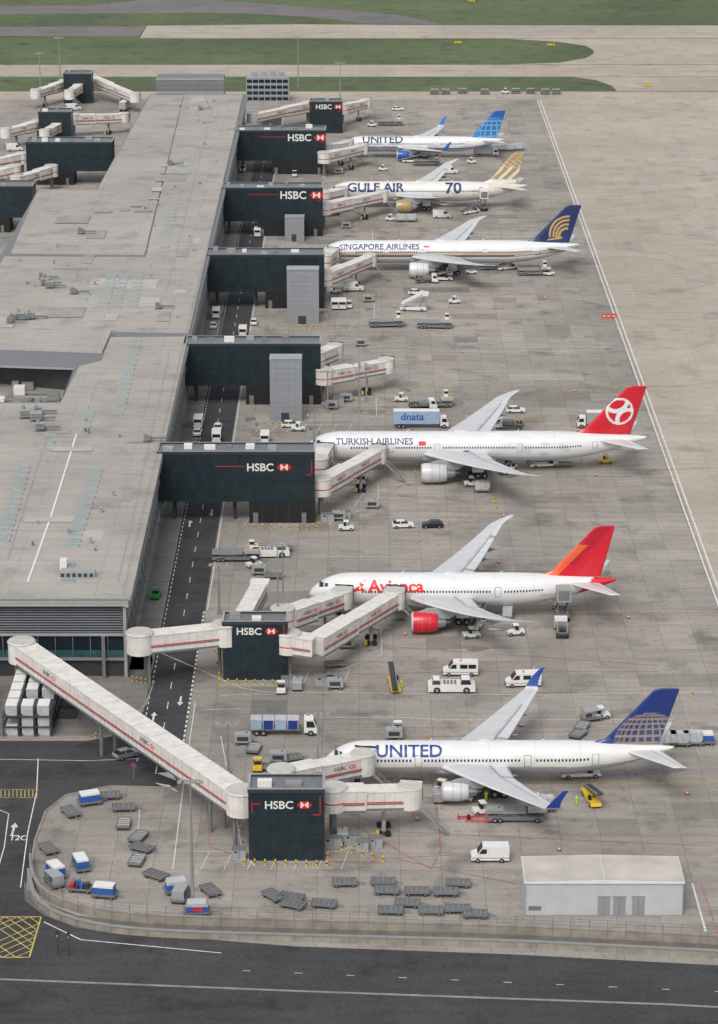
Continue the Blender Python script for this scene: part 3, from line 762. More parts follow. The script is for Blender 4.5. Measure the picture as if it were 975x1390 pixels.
    for d in doors:
        for sd in(-1,1):
            a0=wz-1.05/R;a1=wz+.85/R
            for (xa,xb,aa,ab) in((d-.55,d-.47,a0,a1),(d+.47,d+.55,a0,a1),(d-.55,d+.55,a1-.03,a1),(d-.55,d+.55,a0,a0+.03)):
                k=6 if ab-aa>.1 else 1
                for j in range(k):
                    u0=aa+(ab-aa)*j/k;u1=aa+(ab-aa)*(j+1)/k
                    m.add([onf(xa,u0,.025,sd),onf(xb,u0,.025,sd),onf(xb,u1,.025,sd),onf(xa,u1,.025,sd)],[(0,1,2,3)],'mgrey')
    for fx in(.2,.33,.47,.6,.73):
        x=L_*fx
        for j in range(24):
            u0=-.5+j*.15;u1=u0+.15
            m.add([onf(x,u0,.008,-1),onf(x+.04,u0,.008,-1),onf(x+.04,u1,.008,-1),onf(x,u1,.008,-1)],[(0,1,2,3)],'lgrey')
    m.obj('cabin_windows',parent=root)
    for (s,x0,width,arc,k,bold) in S['text']:
        vs,fs,w=text_data(s,bold); sc=width/w
        me=bpy.data.meshes.new('lettering'); me.from_pydata([(v.x*sc,v.y*sc,0) for v in vs],[],fs)
        bm=bmesh.new(); bm.from_mesh(me)
        y=-1.
        while y<3.5:
            bmesh.ops.bisect_plane(bm,geom=bm.verts[:]+bm.edges[:]+bm.faces[:],plane_co=(0,y,0),plane_no=(0,1,0)); y+=.22
        for v in bm.verts:
            a=(arc+v.co.y)/R; px=v.co.x; v.co=onf(x0+px,a,.035,-1)
        bm.to_mesh(me); bm.free(); me.materials.append(M[k]); link('title_lettering',me,parent=root)
    for q in S.get('decals',[]):
        pts,k=q; m=MB(); m.add([onf(px,pa/R,.04,-1) for px,pa in pts],[tuple(range(len(pts)))],k); m.obj('fuselage_emblem',parent=root)
    m=MB(); gx=S['xr']+cr*.80+1.0; wr=.62
    for sd in(-1,1):
        gy=sd*S.get('gy',4.6); na=S.get('axles',2)
        m.cyl((gx,gy,.7),(gx-.2,gy*.98,zr+.1),.2,.26,12,'lgrey'); m.obox((gx,gy,1.4),(gx+1.6,gy*.6,zr-.3),.14,.14,'lgrey')
        m.box(gx-na*.75,gx+na*.75,gy-.14,gy+.14,.55,.8,'mgrey')
        for i in range(na):
            ax=gx+(i-(na-1)/2)*1.45
            for t in(-1,1):
                m.cyl((ax,gy+t*.35,wr),(ax,gy+t*.80,wr),wr,wr,18,'black'); m.cyl((ax,gy+t*.79,wr),(ax,gy+t*.83,wr),.3,.3,12,'lgrey')
        m.box(gx-1.2,gx+1.2,gy+sd*.95-.04,gy+sd*.95+.04,1.5,zr-.4,'white')
    nx=L_*.095
    m.cyl((nx,0,.5),(nx,0,zc-R*.8),.14,.18,10,'lgrey')
    for t in(-1,1): m.cyl((nx,t*.2,.48),(nx,t*.52,.48),.48,.48,16,'black'); m.box(nx-1.1,nx+.9,t*.55-.03,t*.55+.03,zc-R-.9,zc-R+.2,'white')
    m.cyl((L_*.3,0,zc+R),(L_*.31,0,zc+R+.5),.12,.04,8,'white'); m.cyl((L_*.62,0,zc+R),(L_*.63,0,zc+R+.45),.12,.04,8,'white')
    m.prof([(L_*.44,zc+R-.03),(L_*.445,zc+R+.25),(L_*.465,zc+R+.25),(L_*.48,zc+R-.03)],-.4,.4,'white')
    m.obj('landing_gear',parent=root)
    return root
B767=dict(L=54.3,R=2.52,zc=4.75,xr=16.6,cr=11.8,yk=7.8,tek=29.2,b=23.8,sw=34,ct=2.3,ey=7.9,er=1.5,el=5.6,fin=dict(x=42.8,c=9.2,ct=3.8,sw=42,top=16.0),stab=dict(x=45.9,b=9.3,c=6.3,ct=2.1),winglet=True,gy=4.6,flex=.6,doors=[5.6,14.6,31.5,42.0])
B788=dict(L=55.9,R=2.95,zc=5.1,xr=16.2,cr=13.2,yk=9.8,tek=30.6,b=29.6,sw=34,ct=1.5,rake=2.2,ey=9.8,er=1.9,el=6.4,fin=dict(x=43.2,c=9.8,ct=3.5,sw=42,top=17.1),stab=dict(x=46.0,b=9.9,c=6.6,ct=2.0),gy=4.9,flex=3.0,doors=[6.2,15.2,34.2,46.3])
B789=dict(B788,L=62.0,xr=19.2,tek=33.6,fin=dict(x=49.3,c=9.3,ct=3.3,sw=41,top=17.0),stab=dict(x=52.1,b=9.9,c=6.6,ct=2.0),doors=[6.2,18.4,39.5,52.5])
B77W=dict(L=73.1,R=3.1,zc=5.5,xr=23.6,cr=15.5,yk=10.3,tek=40.4,b=32.4,sw=33.5,ct=1.8,rake=2.2,ey=9.7,er=2.05,el=7.4,fin=dict(x=58.6,c=11.0,ct=4.0,sw=44,top=18.6),stab=dict(x=61.6,b=10.8,c=7.6,ct=2.5),gy=5.5,axles=3,flex=1.6,doors=[6.6,18.6,28.5,46.0,62.0])
NAVY=(.012,.035,.19)
def fin_ua(x,z,f,t):
    cx,cz,RR=7.6,-.8,5.6; dx,dz=x-cx,z-cz; r=math.hypot(dx,dz)
    if r<RR:
        lat=math.asin(max(-1,min(1,dz/RR))); cl=math.sqrt(max(1e-4,RR*RR-dz*dz)); lon=math.asin(max(-1,min(1,dx/cl)))
        if abs((math.degrees(lon)/13)%1-.5)<.13 or abs((math.degrees(lat)/12)%1-.5)<.14: return (.33,.26,.17)
        return (.035,.055,.20)
    return NAVY
def fin_ua2(x,z,f,t):
    cx,cz,RR=8.2,1.0,5.5; dx,dz=x-cx,z-cz; r=math.hypot(dx,dz)
    k=max(0,min(1,t)); base=(.02+.01*(1-k),.10+.10*(1-k),.36+.14*(1-k))
    if r<RR:
        lat=math.asin(max(-1,min(1,dz/RR))); cl=math.sqrt(max(1e-4,RR*RR-dz*dz)); lon=math.asin(max(-1,min(1,dx/cl)))
        if abs((math.degrees(lon)/22)%1-.5)<.12 or abs((math.degrees(lat)/20)%1-.5)<.12: return (.16,.40,.62)
    return base
def fin_av(x,z,f,t):
    k=x-z*.95
    if k<.3 : return (.80,.22,.06) if t<.55 else (.62,.02,.03)
    if k<2.2 and t<.62: return (.78,.12,.04)
    if k<3.4 and t>.25: return (.48,.01,.03)
    return (.66,.012,.03)
def fin_tk(x,z,f,t):
    dx,dz=x-8.6,z-4.5; r=math.hypot(dx,dz)
    RD=(.58,.01,.025); WH=(.74,.74,.74)
    if 2.5<r<2.95: return WH
    if r<=2.5:
        if 2.1<math.hypot(dx+.9,dz-2.6)<3.0 : return WH
        if 1.8<math.hypot(dx-1.8,dz+1.9)<2.7 and dz<.7: return WH
    return RD
def fin_sq(x,z,f,t):
    N=(.015,.03,.12); Gd=(.50,.34,.12)
    for (cx,cz,r0,w) in((10.6,1.8,5.0,.42),(10.6,1.8,4.0,.42),(10.4,1.6,3.0,.45),(10.2,1.4,2.0,.5)):
        r=math.hypot(x-cx,z-cz)
        if abs(r-r0)<w*.7 and x<cx+.4 and z>cz-.9: return Gd
    if 0<z<1.2 and 5<x<9 and abs(z-.5-(x-7)*.12)<.22: return Gd
    return N
def fin_gf(x,z,f,t):
    if t<.14: return W_
    k=x-z*.85; v=math.sin(k*2.1+.5*math.sin(z*1.3))
    if t<.55 and k>1 and v>.35: return (.72,.69,.62)
    if .5<t<.75 and abs(math.sin(x*1.4+z*2.2))<.25: return (.70,.66,.58)
    return (.47,.35,.18) if v>-.5 else (.40,.28,.13)
def fus_sq(x,a,z,zz):
    if x<3: return W_
    if .02<z<.09: return (.02,.03,.12)
    if -.14<z<-.03: return (.48,.31,.12)
    if -.26<z<-.19: return (.02,.03,.12)
    if z<-.5: return (.55,.55,.55)
    return W_
def fus_av(x,a,z,zz):
    if x>44 and (x-44)*.13-.35>z*.5+.45 : return (.64,.015,.03)
    return W_ if z>-.55 else (.62,.62,.62)
def fus_gf(x,a,z,zz):
    if x>50 and z>.3-(x-50)*.1: return (.64,.58,.48)
    return (.72,.705,.66) if z>-.5 else (.58,.565,.52)
def fus_tk(x,a,z,zz):
    if 44<x<58 and -.6<z<.45 and math.sin(x*1.1+z*4)*math.cos(z*3-x*.4)>.35: return (.58,.59,.61)
    return (.71,.71,.705) if z>-.5 else (.56,.57,.58)
def fus_ua(x,a,z,zz):
    if z<-.36: return (.38,.39,.41)
    if z<-.32: return (.45,.36,.18)
    return W_
def fus_ua2(x,a,z,zz):
    k=-.42+.10*math.sin(x*.13)
    if z<k: return (.40,.42,.46)
    if z<k+.10: return (.02,.06,.30)
    return W_
def nose_at(u,v,zc): 
    p=site(u,v,zc); return Vector((p.x,p.y,0))
aircraft(nose_at(440,1027,4.75),R_(0.3),dict(B767,fus=fus_ua,fincol=fin_ua,eng=lambda t,a:(.62,.62,.63),belly=(.40,.41,.43),wlcol=(.015,.06,.32),text=[('UNITED',8.1,10.2,.95,'lblue',.02)]))
aircraft(nose_at(420,799,5.1),R_(0.2),dict(B788,fus=fus_av,fincol=fin_av,eng=lambda t,a:(.66,.015,.03),belly=(.66,.66,.65),
   text=[('Avianca',10.6,10.2,.35,'redb',.03),('avianca.com',42.0,3.4,-1.0,'redb',.0)],
   decals=[([(7.4,.2),(8.6,1.2),(10.0,1.9),(9.0,1.9),(10.3,2.7),(9.6,1.2),(10.4,.5),(9.0,.6)],'redb')]))
aircraft(nose_at(412,605,5.5),R_(0.3),dict(B77W,fus=fus_tk,fincol=fin_tk,eng=lambda t,a:(.53,.54,.56) if t>.25 else (.61,.61,.61),belly=(.57,.57,.58),
   text=[('TURKISH AIRLINES',6.9,16.4,1.15,'tnavy',.015)],decals=[([(24.5,.9),(26,.9),(26,1.8),(24.5,1.8)],'redb'),([(34,-.9),(35.2,-.9),(35.2,-.2),(34,-.2)],'tnavy')]))
aircraft(nose_at(434,341,5.5),R_(0.0),dict(B77W,fus=fus_sq,fincol=fin_sq,eng=lambda t,a:(.66,.66,.67),belly=(.60,.60,.60),wz=.13,
   text=[('SINGAPORE AIRLINES',5.6,22.2,1.2,'tnavy',.02)],decals=[([(29,1.2),(30.6,1.2),(30.6,1.7),(29,1.7)],'white'),([(29,1.7),(30.6,1.7),(30.6,2.2),(29,2.2)],'redb')]))
aircraft(nose_at(444,259,5.1),R_(0.0),dict(B789,fus=fus_gf,fincol=fin_gf,eng=lambda t,a:(.42,.29,.12),belly=(.62,.60,.55),
   text=[('GULF AIR',6.4,17.6,.35,'tnavy',.03),('70',36.6,5.0,-.1,'tnavy',.03)],decals=[([(45,-.8),(48.6,-.8),(48.6,.3),(45,.3)],'redb'),([(47,1.1),(48.4,1.1),(48.4,1.7),(47,1.7)],'redb')]))
aircraft(nose_at(466,195,4.75),R_(0.0),dict(B767,fus=fus_ua2,fincol=fin_ua2,eng=lambda t,a:(.02,.10,.42),belly=(.42,.43,.46),wlcol=(.03,.16,.5),text=[('UNITED',6.6,13.6,.7,'tnavy',.02)]))
# ================================================================ VEHICLES
def wheels(m,xs,hw,r=.35,w=.25):
    for x in xs:
        for s in(-1,1): m.cyl((x,s*(hw-w),r),(x,s*hw,r),r,r,14,'black'); m.cyl((x,s*hw,r),(x,s*(hw+.02),r),r*.5,r*.5,10,'steel')
def me_car(k):
    m=MB()
    m.prof([(-2.15,.35),(-2.2,.8),(-2.05,1.0),(1.0,1.0),(2.0,.82),(2.2,.6),(2.15,.32)],-.9,.9,k)
    m.frus((-1.95,1.05,-.82,.82),1.0,(-1.45,.35,-.66,.66),1.46,'glass'); m.box(-1.42,.32,-.64,.64,1.46,1.51,k)
    for x in(-.55,): m.frus((x-.06,x+.06,-.835,.835),1.0,(x-.05,x+.05,-.675,.675),1.47,k)
    m.box(2.12,2.22,-.8,-.5,.6,.75,'white');m.box(2.12,2.22,.5,.8,.6,.75,'white');m.box(-2.23,-2.1,-.82,-.55,.65,.85,'red');m.box(-2.23,-2.1,.55,.82,.65,.85,'red')
    wheels(m,(-1.35,1.35),.91,.33); return m.mesh('car')
def me_van(k='white',L=5.6,win=False):
    m=MB(); h=L/2
    m.prof([(-h,.4),(-h,2.45),(-h+.15,2.55),(h-1.75,2.55),(h-1.0,1.45),(h-.1,1.1),(h,.9),(h,.4)],-1.0,1.0,k)
    m.add([(h-1.66,-.9,2.52),(h-1.66,.9,2.52),(h-.93,.9,1.50),(h-.93,-.9,1.50)],[(0,1,2,3)],'glass')
    for s in(-1,1):
        m.prof([(h-2.3,1.45),(h-2.3,2.2),(h-1.65,2.2),(h-1.15,1.45)],s*1.0,s*1.015,'glass')
        if win:
            for i in range(2): a=-h+.35+i*1.45; m.box(a,a+1.3,min(s*1.0,s*1.015),max(s*1.0,s*1.015),1.45,2.2,'glass')
        m.box(-h,h-.1,min(s*1.0,s*1.02),max(s*1.0,s*1.02),.75,.85,'mgrey')
        m.box(h-.08,h+.03,s*.85-.12,s*.85+.12,.85,1.1,'silver'); m.box(-h-.03,-h+.02,s*.9-.08,s*.9+.08,.9,1.5,'red')
    m.box(-h-.02,-h,-.85,.85,1.5,2.2,'glass'); m.box(h-.05,h+.06,-.95,.95,.35,.6,'dgrey')
    if win: m.box(-.2,.1,-.5,.5,2.55,2.64,'orange')
    wheels(m,(-h+1.1,h-1.0),1.01,.36); return m.mesh('van')
def cab(m,x,k='white',h=2.6,L=1.9):
    m.prof([(x,.6),(x,h),(x+L-.55,h),(x+L-.1,1.55),(x+L,1.3),(x+L,.45)],-1.15,1.15,k)
    m.add([(x+L-.49,-1.0,h-.12),(x+L-.49,1.0,h-.12),(x+L-.06,1.0,1.6),(x+L-.06,-1.0,1.6)],[(0,1,2,3)],'glass')
    for s in(-1,1): m.prof([(x+.4,1.5),(x+.4,h-.3),(x+L-.6,h-.3),(x+L-.25,1.5)],s*1.15,s*1.17,'glass')
    m.box(x+L-.03,x+L+.08,-1.1,1.1,.4,.75,'dgrey')
def me_box_truck(L=9,k='white',side=None,h=3.7):
    m=MB(); x0=-L/2; xc=L/2-2.0
    m.box(x0,xc,-.45,.45,.7,1.0,'dgrey'); m.box(x0,xc-.2,-1.25,1.25,1.05,h,k,'white')
    if side:
        m.box(x0+.2,xc-.4,-1.27,-1.25,1.3,h-.2,side); m.box(x0+.2,xc-.4,1.25,1.27,1.3,h-.2,side)
    m.box(x0-.03,x0,-1.1,1.1,1.2,h-.2,'lgrey')
    cab(m,xc); wheels(m,(x0+1.2,x0+2.2,L/2-1.1),1.2,.48,.4); return m
def me_catering(k='white'):
    m=MB(); m.box(-4,2.3,-.45,.45,.7,1.0,'dgrey')
    m.box(-4,2.6,-1.25,1.25,4.0,6.5,k); m.box(2.6,3.9,-1.0,1.0,4.0,4.15,'steel')
    for s in(-1,1):
        m.obox((-3.4,s*.8,1.1),(1.8,s*.8,3.9),.16,.22,'mgrey'); m.obox((1.8,s*.9,1.1),(-3.4,s*.9,3.9),.16,.22,'mgrey')
        m.obox((2.6,s*1.0,5.1),(3.9,s*1.0,5.1),.05,.05,'steel')
    m.box(-4,2.1,-1.2,1.2,1.0,1.15,'mgrey'); cab(m,2.4); wheels(m,(-2.9,-1.9,3.4),1.2,.48,.4); m.box(-4.03,-4,-1,1,4.3,6.2,'mgrey'); return m.mesh('catering')
def me_dolly(load=None):
    m=MB(); m.box(-1.75,1.75,-1.0,1.0,.48,.60,'mgrey')
    for i in range(9): m.cyl((-1.5+i*.375,-.95,.64),(-1.5+i*.375,.95,.64),.06,.06,6,'mgrey' if i%2 else 'steel')
    for s in(-1,1): m.box(-1.75,1.75,s*.98-.05,s*.98+.05,.48,.78,'mgrey')
    m.box(-1.8,-1.7,-1,1,.48,.78,'mgrey'); m.box(1.7,1.8,-1,1,.48,.78,'mgrey')
    m.obox((1.75,0,.5),(2.9,0,.35),.1,.1,'mgrey'); wheels(m,(-1.2,1.2),.9,.24,.18)
    if load=='uld':
        m.prof([(-1.55,.72),(-1.55,2.3),(1.55,2.3),(1.55,1.2),(1.15,.72)],-.85,.85,'cargo')
        for x in(-1.5,-.5,.5,1.4): m.box(x,x+.06,-.87,.87,.9,2.32,'steel')
    if load=='blue':
        m.box(-1.5,1.5,-.9,.9,.72,1.75,'blue'); m.box(-1.45,1.45,-.86,.86,1.75,2.05,'white')
    if load=='cover':
        m.box(-1.5,1.5,-.9,.9,.72,1.6,'blue'); m.prof([(-1.5,1.6),(-1.3,2.1),(1.3,2.1),(1.5,1.6)],-.92,.92,'cargo'); m.box(-.6,.7,-.93,-.9,.9,1.5,'red')
    if load=='bags':
        random.seed(5)
        for i in range(4):
            for j in range(2): m.box(-1.4+i*.7,-.85+i*.7,-.8+j*.85,-.1+j*.8,.72,1.1+random.random()*.5,random.choice(['bcar','blue','red','dgrey','mgrey']))
    if load=='cart':
        m.box(-1.5,1.5,-.9,.9,1.9,1.98,'lgrey')
        for x in(-1.45,0,1.45):
            for s in(-.87,.87): m.cyl((x,s,.6),(x,s,1.9),.05,.05,6,'mgrey')
        m.box(-1.5,-1.44,-.9,.9,.7,1.9,'lgrey'); m.box(1.44,1.5,-.9,.9,.7,1.9,'lgrey')
    return m.mesh('dolly')
def me_tug(k='white'):
    m=MB(); m.prof([(-1.5,.4),(-1.5,1.0),(.3,1.0),(1.5,.85),(1.5,.35)],-.75,.75,k)
    m.box(-.5,.5,-.7,.7,1.95,2.03,k)
    for x in(-.45,.45):
        for s in(-.65,.65): m.cyl((x,s,1.0),(x,s,1.95),.04,.04,6,'dgrey')
    m.box(-.45,.0,-.55,.55,1.0,1.45,'black'); wheels(m,(-1.0,1.0),.77,.36); return m.mesh('tug')
def me_belt(k='yellow'):
    m=MB(); m.prof([(-3.4,.4),(-3.4,.9),(2.8,.9),(3.0,.4)],-.85,.85,k); m.obox((-3.9,.2,1.0),(4.2,.2,2.9),.95,.3,'dgrey')
    for s in(-1,1): m.obox((-3.9,.2+s*.52,1.2),(4.2,.2+s*.52,3.1),.08,.3,'steel')
    m.obox((.5,.2,.9),(1.8,.2,2.2),.6,.15,'mgrey'); m.box(.8,1.6,-.85,-.4,.9,1.5,'black'); wheels(m,(-2.3,2.0),.88,.38); return m.mesh('belt')
def me_loader():
    m=MB(); m.box(-4.5,4.2,-1.6,1.6,.45,1.0,'mgrey'); m.box(-4.5,1.4,-1.5,1.5,1.5,1.75,'steel'); m.box(1.8,4.6,-1.6,1.6,1.7,1.95,'lgrey')
    for i in range(14): m.cyl((-4.3+i*.42,-1.4,1.8),(-4.3+i*.42,1.4,1.8),.07,.07,6,'lgrey')
    for s in(-1,1):
        m.obox((-4,s*1.3,1),(1,s*1.3,1.5),.1,.14,'mgrey'); m.obox((1,s*1.2,1),(-4,s*1.2,1.5),.1,.14,'mgrey')
        m.box(1.8,4.6,s*1.6-.04,s*1.6+.04,2.5,2.6,'yellow'); m.cyl((2,s*1.6,1.9),(2,s*1.6,2.6),.04,.04,6,'yellow'); m.cyl((4.5,s*1.6,1.9),(4.5,s*1.6,2.6),.04,.04,6,'yellow')
    m.box(2.6,3.6,1.0,1.9,1.95,3.5,'white'); m.box(2.65,3.62,.97,1.93,2.7,3.3,'glass'); wheels(m,(-3.2,-2.4,3.2),1.62,.42); return m.mesh('loader')
def me_stairs():
    m=MB(); m.prof([(-3.6,.4),(-3.6,1.0),(3.0,1.0),(3.4,.4)],-1.0,1.0,'white'); m.obox((-3.4,0,.9),(2.4,0,4.0),1.8,.35,'lgrey')
    for i in range(13): m.box(-3.2+i*.44,-2.8+i*.44,-.8,.8,1.2+i*.235,1.27+i*.235,'white')
    for s in(-1,1):
        m.obox((-3.2,s*.95,2.0),(2.4,s*.95,5.0),.06,.5,'white')
        m.obox((2.4,s*.95,4.7),(3.8,s*.95,4.7),.06,.9,'white'); m.obox((1.5,s*.8,.9),(2.6,s*.8,3.9),.15,.15,'mgrey')
    m.box(2.3,3.9,-.95,.95,3.95,4.15,'lgrey'); wheels(m,(-2.4,2.2),1.02,.4); return m.mesh('stairs')
def me_pushback(k='white'):
    m=MB(); m.prof([(-4,.35),(-4,1.3),(-3.5,1.55),(3.5,1.55),(4,1.2),(4,.35)],-1.45,1.45,k)
    m.frus((1.5,3.3,-1.2,1.2),1.55,(1.7,3.0,-1.0,1.0),2.35,'glass'); m.box(1.65,3.05,-1.05,1.05,2.35,2.45,k)
    m.frus((-3.3,-1.9,-1.2,1.2),1.55,(-3.1,-2.1,-1.0,1.0),2.25,'glass'); m.box(-3.15,-2.05,-1.05,1.05,2.25,2.35,k)
    for i in range(4): m.box(-1.4+i*.6,-1.0+i*.6,-1.0,1.0,1.55,1.62,'mgrey')
    m.box(-4.05,-3.95,-1.4,1.4,.4,.8,'dgrey'); m.box(3.95,4.05,-1.4,1.4,.4,.8,'dgrey'); wheels(m,(-2.5,2.5),1.47,.6,.45); return m.mesh('pushback')
def me_flatbed():
    m=MB(); m.box(-5.5,3.0,-1.2,1.2,1.0,1.15,'mgrey'); m.box(-5.5,3,-.4,.4,.7,1.0,'dgrey')
    for i,x in enumerate((-5.2,-3.2,-1.2,.8)):
        m.box(x,x+1.8,-1.1,1.1,1.15,2.7,'bluel' if i in(0,2) else 'lblue'); m.box(x-.03,x+1.83,-1.13,1.13,2.7,2.82,'cargo')
        for s in(-1,1): m.box(x,x+.12,s*1.12-.04,s*1.12+.04,1.15,2.7,'cargo'); m.box(x+1.68,x+1.8,s*1.12-.04,s*1.12+.04,1.15,2.7,'cargo')
    cab(m,3.5,'white',2.9,2.1); wheels(m,(-4.2,-3.1,4.6),1.2,.5,.4); return m.mesh('flatbed')
def me_gpu():
    m=MB(); m.prof([(-1.4,.45),(-1.4,1.7),(-1.2,1.85),(1.2,1.85),(1.4,1.6),(1.4,.45)],-.8,.8,'lgrey'); m.box(-.9,.9,-.83,-.8,.8,1.5,'dgrey'); m.obox((1.4,0,.5),(2.4,0,.4),.1,.1,'mgrey'); wheels(m,(-.9,.9),.82,.28,.2); m.cyl((.6,0,1.85),(.6,0,2.1),.1,.1,8,'dgrey'); return m.mesh('gpu')
def me_fuel():
    m=MB(); m.box(-3.4,1.2,-.9,.9,.8,1.1,'dgrey'); cab(m,1.2,'white',2.5,1.8)
    m.box(-1.2,1.0,-1.1,1.1,1.1,1.9,'mgrey'); m.box(-3.3,-1.4,-1.0,1.0,1.1,1.4,'mgrey')
    for s in(-1,1):
        m.obox((-3.2,s*.9,2.6),(-.8,s*.9,2.6),.06,.06,'yellow')
        for x in(-3.2,-2,-.8): m.cyl((x,s*.9,1.3),(x,s*.9,2.6),.04,.04,6,'yellow')
    m.cyl((-2.9,-.6,1.6),(-2.9,.6,1.6),.35,.35,14,'black'); m.cyl((-2.0,-.4,1.7),(-2.0,.4,1.7),.3,.3,14,'dgrey'); wheels(m,(-2.4,2.1),1.1,.45,.35); return m.mesh('fuel')
ME=dict(carw=me_car('white'),carb=me_car('bcar'),cars=me_car('silver'),van=me_van(),minib=me_van('white',6.0,True),
  truckw=me_box_truck(8.5,'lgrey','lgrey').mesh('tw'),cat=me_catering(),catb=me_catering('lgrey'),
  dol=me_dolly(),uld=me_dolly('uld'),blu=me_dolly('blue'),cov=me_dolly('cover'),bag=me_dolly('bags'),crt=me_dolly('cart'),tug=me_tug(),tugg=me_tug('green'),tugy=me_tug('yellow'),
  belt=me_belt(),beltw=me_belt('white'),load=me_loader(),stairs=me_stairs(),push=me_pushback(),flat=me_flatbed(),gpu=me_gpu(),fuel=me_fuel())
tm=me_box_truck(12.5,'bluel','bluel',4.0); flat_text(tm,'dnata',5.2,(-4.6,-1.29,2.0),(1,0,0),(0,0,1),'blue',.02); ME['truck']=tm.mesh('truck')
NM=dict(carw='parked_car',carb='parked_car',cars='parked_car',van='delivery_van',minib='crew_minibus',truck='box_truck',truckw='box_truck',cat='catering_truck',catb='catering_truck',dol='baggage_dolly',uld='container_dolly',blu='container_dolly',cov='covered_baggage_cart',bag='baggage_dolly',crt='covered_baggage_cart',tug='baggage_tractor',tugg='baggage_tractor',tugy='baggage_tractor',belt='belt_loader',beltw='belt_loader',load='cargo_loader',stairs='passenger_stairs',push='pushback_tractor',flat='flatbed_truck',gpu='ground_power_unit',fuel='hydrant_fuel_truck')
def put(k,u,v,deg=0): 
    p=site(u,v); link(NM[k],ME[k],(p.x,p.y,.05),R_(deg),None,.05 if k not in('dol','uld','blu','bag') else 0)
for q in [('carw',547,716,5),('carb',587,716,183),('cars',172,1028,35),('minib',625,916,180),('minib',710,931,185),('van',665,1168,180),
 ('push',613,938,0),('flat',384,996,0),('truck',572,580,0),('truckw',808,580,180),('catb',762,836,92),
 ('belt',803,1088,-80),('belt',535,933,95),('beltw',640,1078,75),('load',700,1112,0),('fuel',762,860,90),('tugy',1000,1000,0),
 ('uld',905,1012,0),('uld',922,1012,0),('uld',940,1011,0),('blu',955,1010,0),('crt',803,978,20),('dol',790,990,70),('dol',785,1000,60),('tug',815,975,10),
 ('gpu',465,1143,90),('gpu',455,935,0),('gpu',460,706,0),('gpu',490,470,0),('gpu',535,1003,0),('tug',540,995,90),('gpu',450,555,0),
 ('van',270,578,88),('van',294,598,92),('carw',296,583,90),('van',294,430,90),('carw',290,445,90),('carw',268,590,90),('tugg',212,812,80),
 ('fuel',575,556,10),('load',588,552,5),('beltw',740,634,10),('tugy',822,629,0),('dol',765,633,0),('beltw',600,381,0),('fuel',580,384,0),('beltw',790,1055,5),
 ('stairs',562,422,-8),('load',525,443,4),('load',590,445,-4),('load',725,373,3),('tug',745,374,0),('fuel',600,375,0),('beltw',560,221,0),('load',580,224,0),('uld',668,205,0),('uld',680,205,0),('uld',692,205,0),('uld',704,204,0),
 ('push',365,755,5),('load',320,760,0),('dol',350,748,0),('dol',384,748,0),('tug',345,770,30),('dol',372,785,0),('gpu',352,780,0),
 ('van',455,418,90),('van',465,418,90),('tug',474,418,90),('carw',565,400,0),('tug',617,412,0),('fuel',690,582,170),
 ('tug',382,940,90),('gpu',404,936,90),('dol',372,1045,0),('dol',395,1033,20),('tugy',350,1045,90),('dol',345,1020,80),('gpu',330,1010,0),('gpu',378,1035,0),
 ('blu',122,1092,20),('dol',148,1084,10),('dol',96,1106,-60),('dol',168,1100,5),('dol',168,1122,90),('blu',110,1180,-70),('dol',66,1156,-60),('blu',76,1190,-60),('crt',74,1202,-60),
 ('bag',110,1210,-10),('blu',142,1218,-10),('dol',188,1140,70),('dol',193,1155,-30),('dol',186,1172,80),('cov',240,1212,15),('crt',245,1222,80),('cov',268,1242,5),('dol',286,1213,-60),('dol',212,1192,-35),
 ('dol',372,1220,-50),('dol',396,1222,-20),('dol',398,1232,-25),('dol',440,1231,-10),('dol',468,1202,3),('dol',520,1201,-3),('dol',525,1213,-3),('dol',566,1214,0),('dol',605,1215,0),('dol',622,1203,-4),('dol',530,1240,-3),('dol',585,1240,-4),('dol',645,1245,-3),('dol',553,1230,-4),('dol',622,1238,0),
 ('crt',590,128,0),('crt',605,128,0),('crt',628,127,0),('crt',658,128,0),('tug',686,127,0),('crt',700,127,0),('crt',720,127,0),
 ('tug',655,1105,15),('gpu',672,1112,0),('dol',720,1105,5),('uld',738,1100,0),('tug',600,1075,60),('gpu',596,1088,90),
 ('beltw',650,850,70),('tug',640,866,10),('gpu',470,880,0),('dol',455,905,10),('tug',700,862,190),('uld',690,838,80),
 ('tug',640,660,5),('uld',655,668,0),('gpu',505,690,0),('van',490,655,90),('tug',470,720,0),('dol',735,628,5),('beltw',690,640,60),
 ('carw',700,560,0),('tug',545,545,0),('dol',425,545,90),('gpu',470,545,0),('tug',405,585,0),('carw',395,580,0),('van',360,600,90),
 ('tug',455,398,0),('van',330,455,90),('carw',345,440,90),('gpu',500,410,0),('tug',640,372,0),('dol',660,366,0),('beltw',690,366,30),('van',480,395,0),
 ('tug',530,300,0),('uld',545,301,0),('uld',558,301,0),('van',600,296,0),('gpu',470,310,0),('beltw',640,290,40),('van',350,320,90),('carw',360,305,90),('cat',655,284,95),
 ('tug',520,232,0),('van',610,236,0),('gpu',460,236,0),('carw',540,150,0),('truckw',660,212,0),('tug',640,222,0),('van',330,232,90),('tug',400,240,90),
 ('van',302,520,90),('carw',318,650,90),('van',100,150,20),('tug',60,225,0),('van',20,205,10),('truckw',170,150,80),('crt',740,128,0),('crt',755,128,0),('load',530,170,0),('tug',505,172,0)]: put(*q)
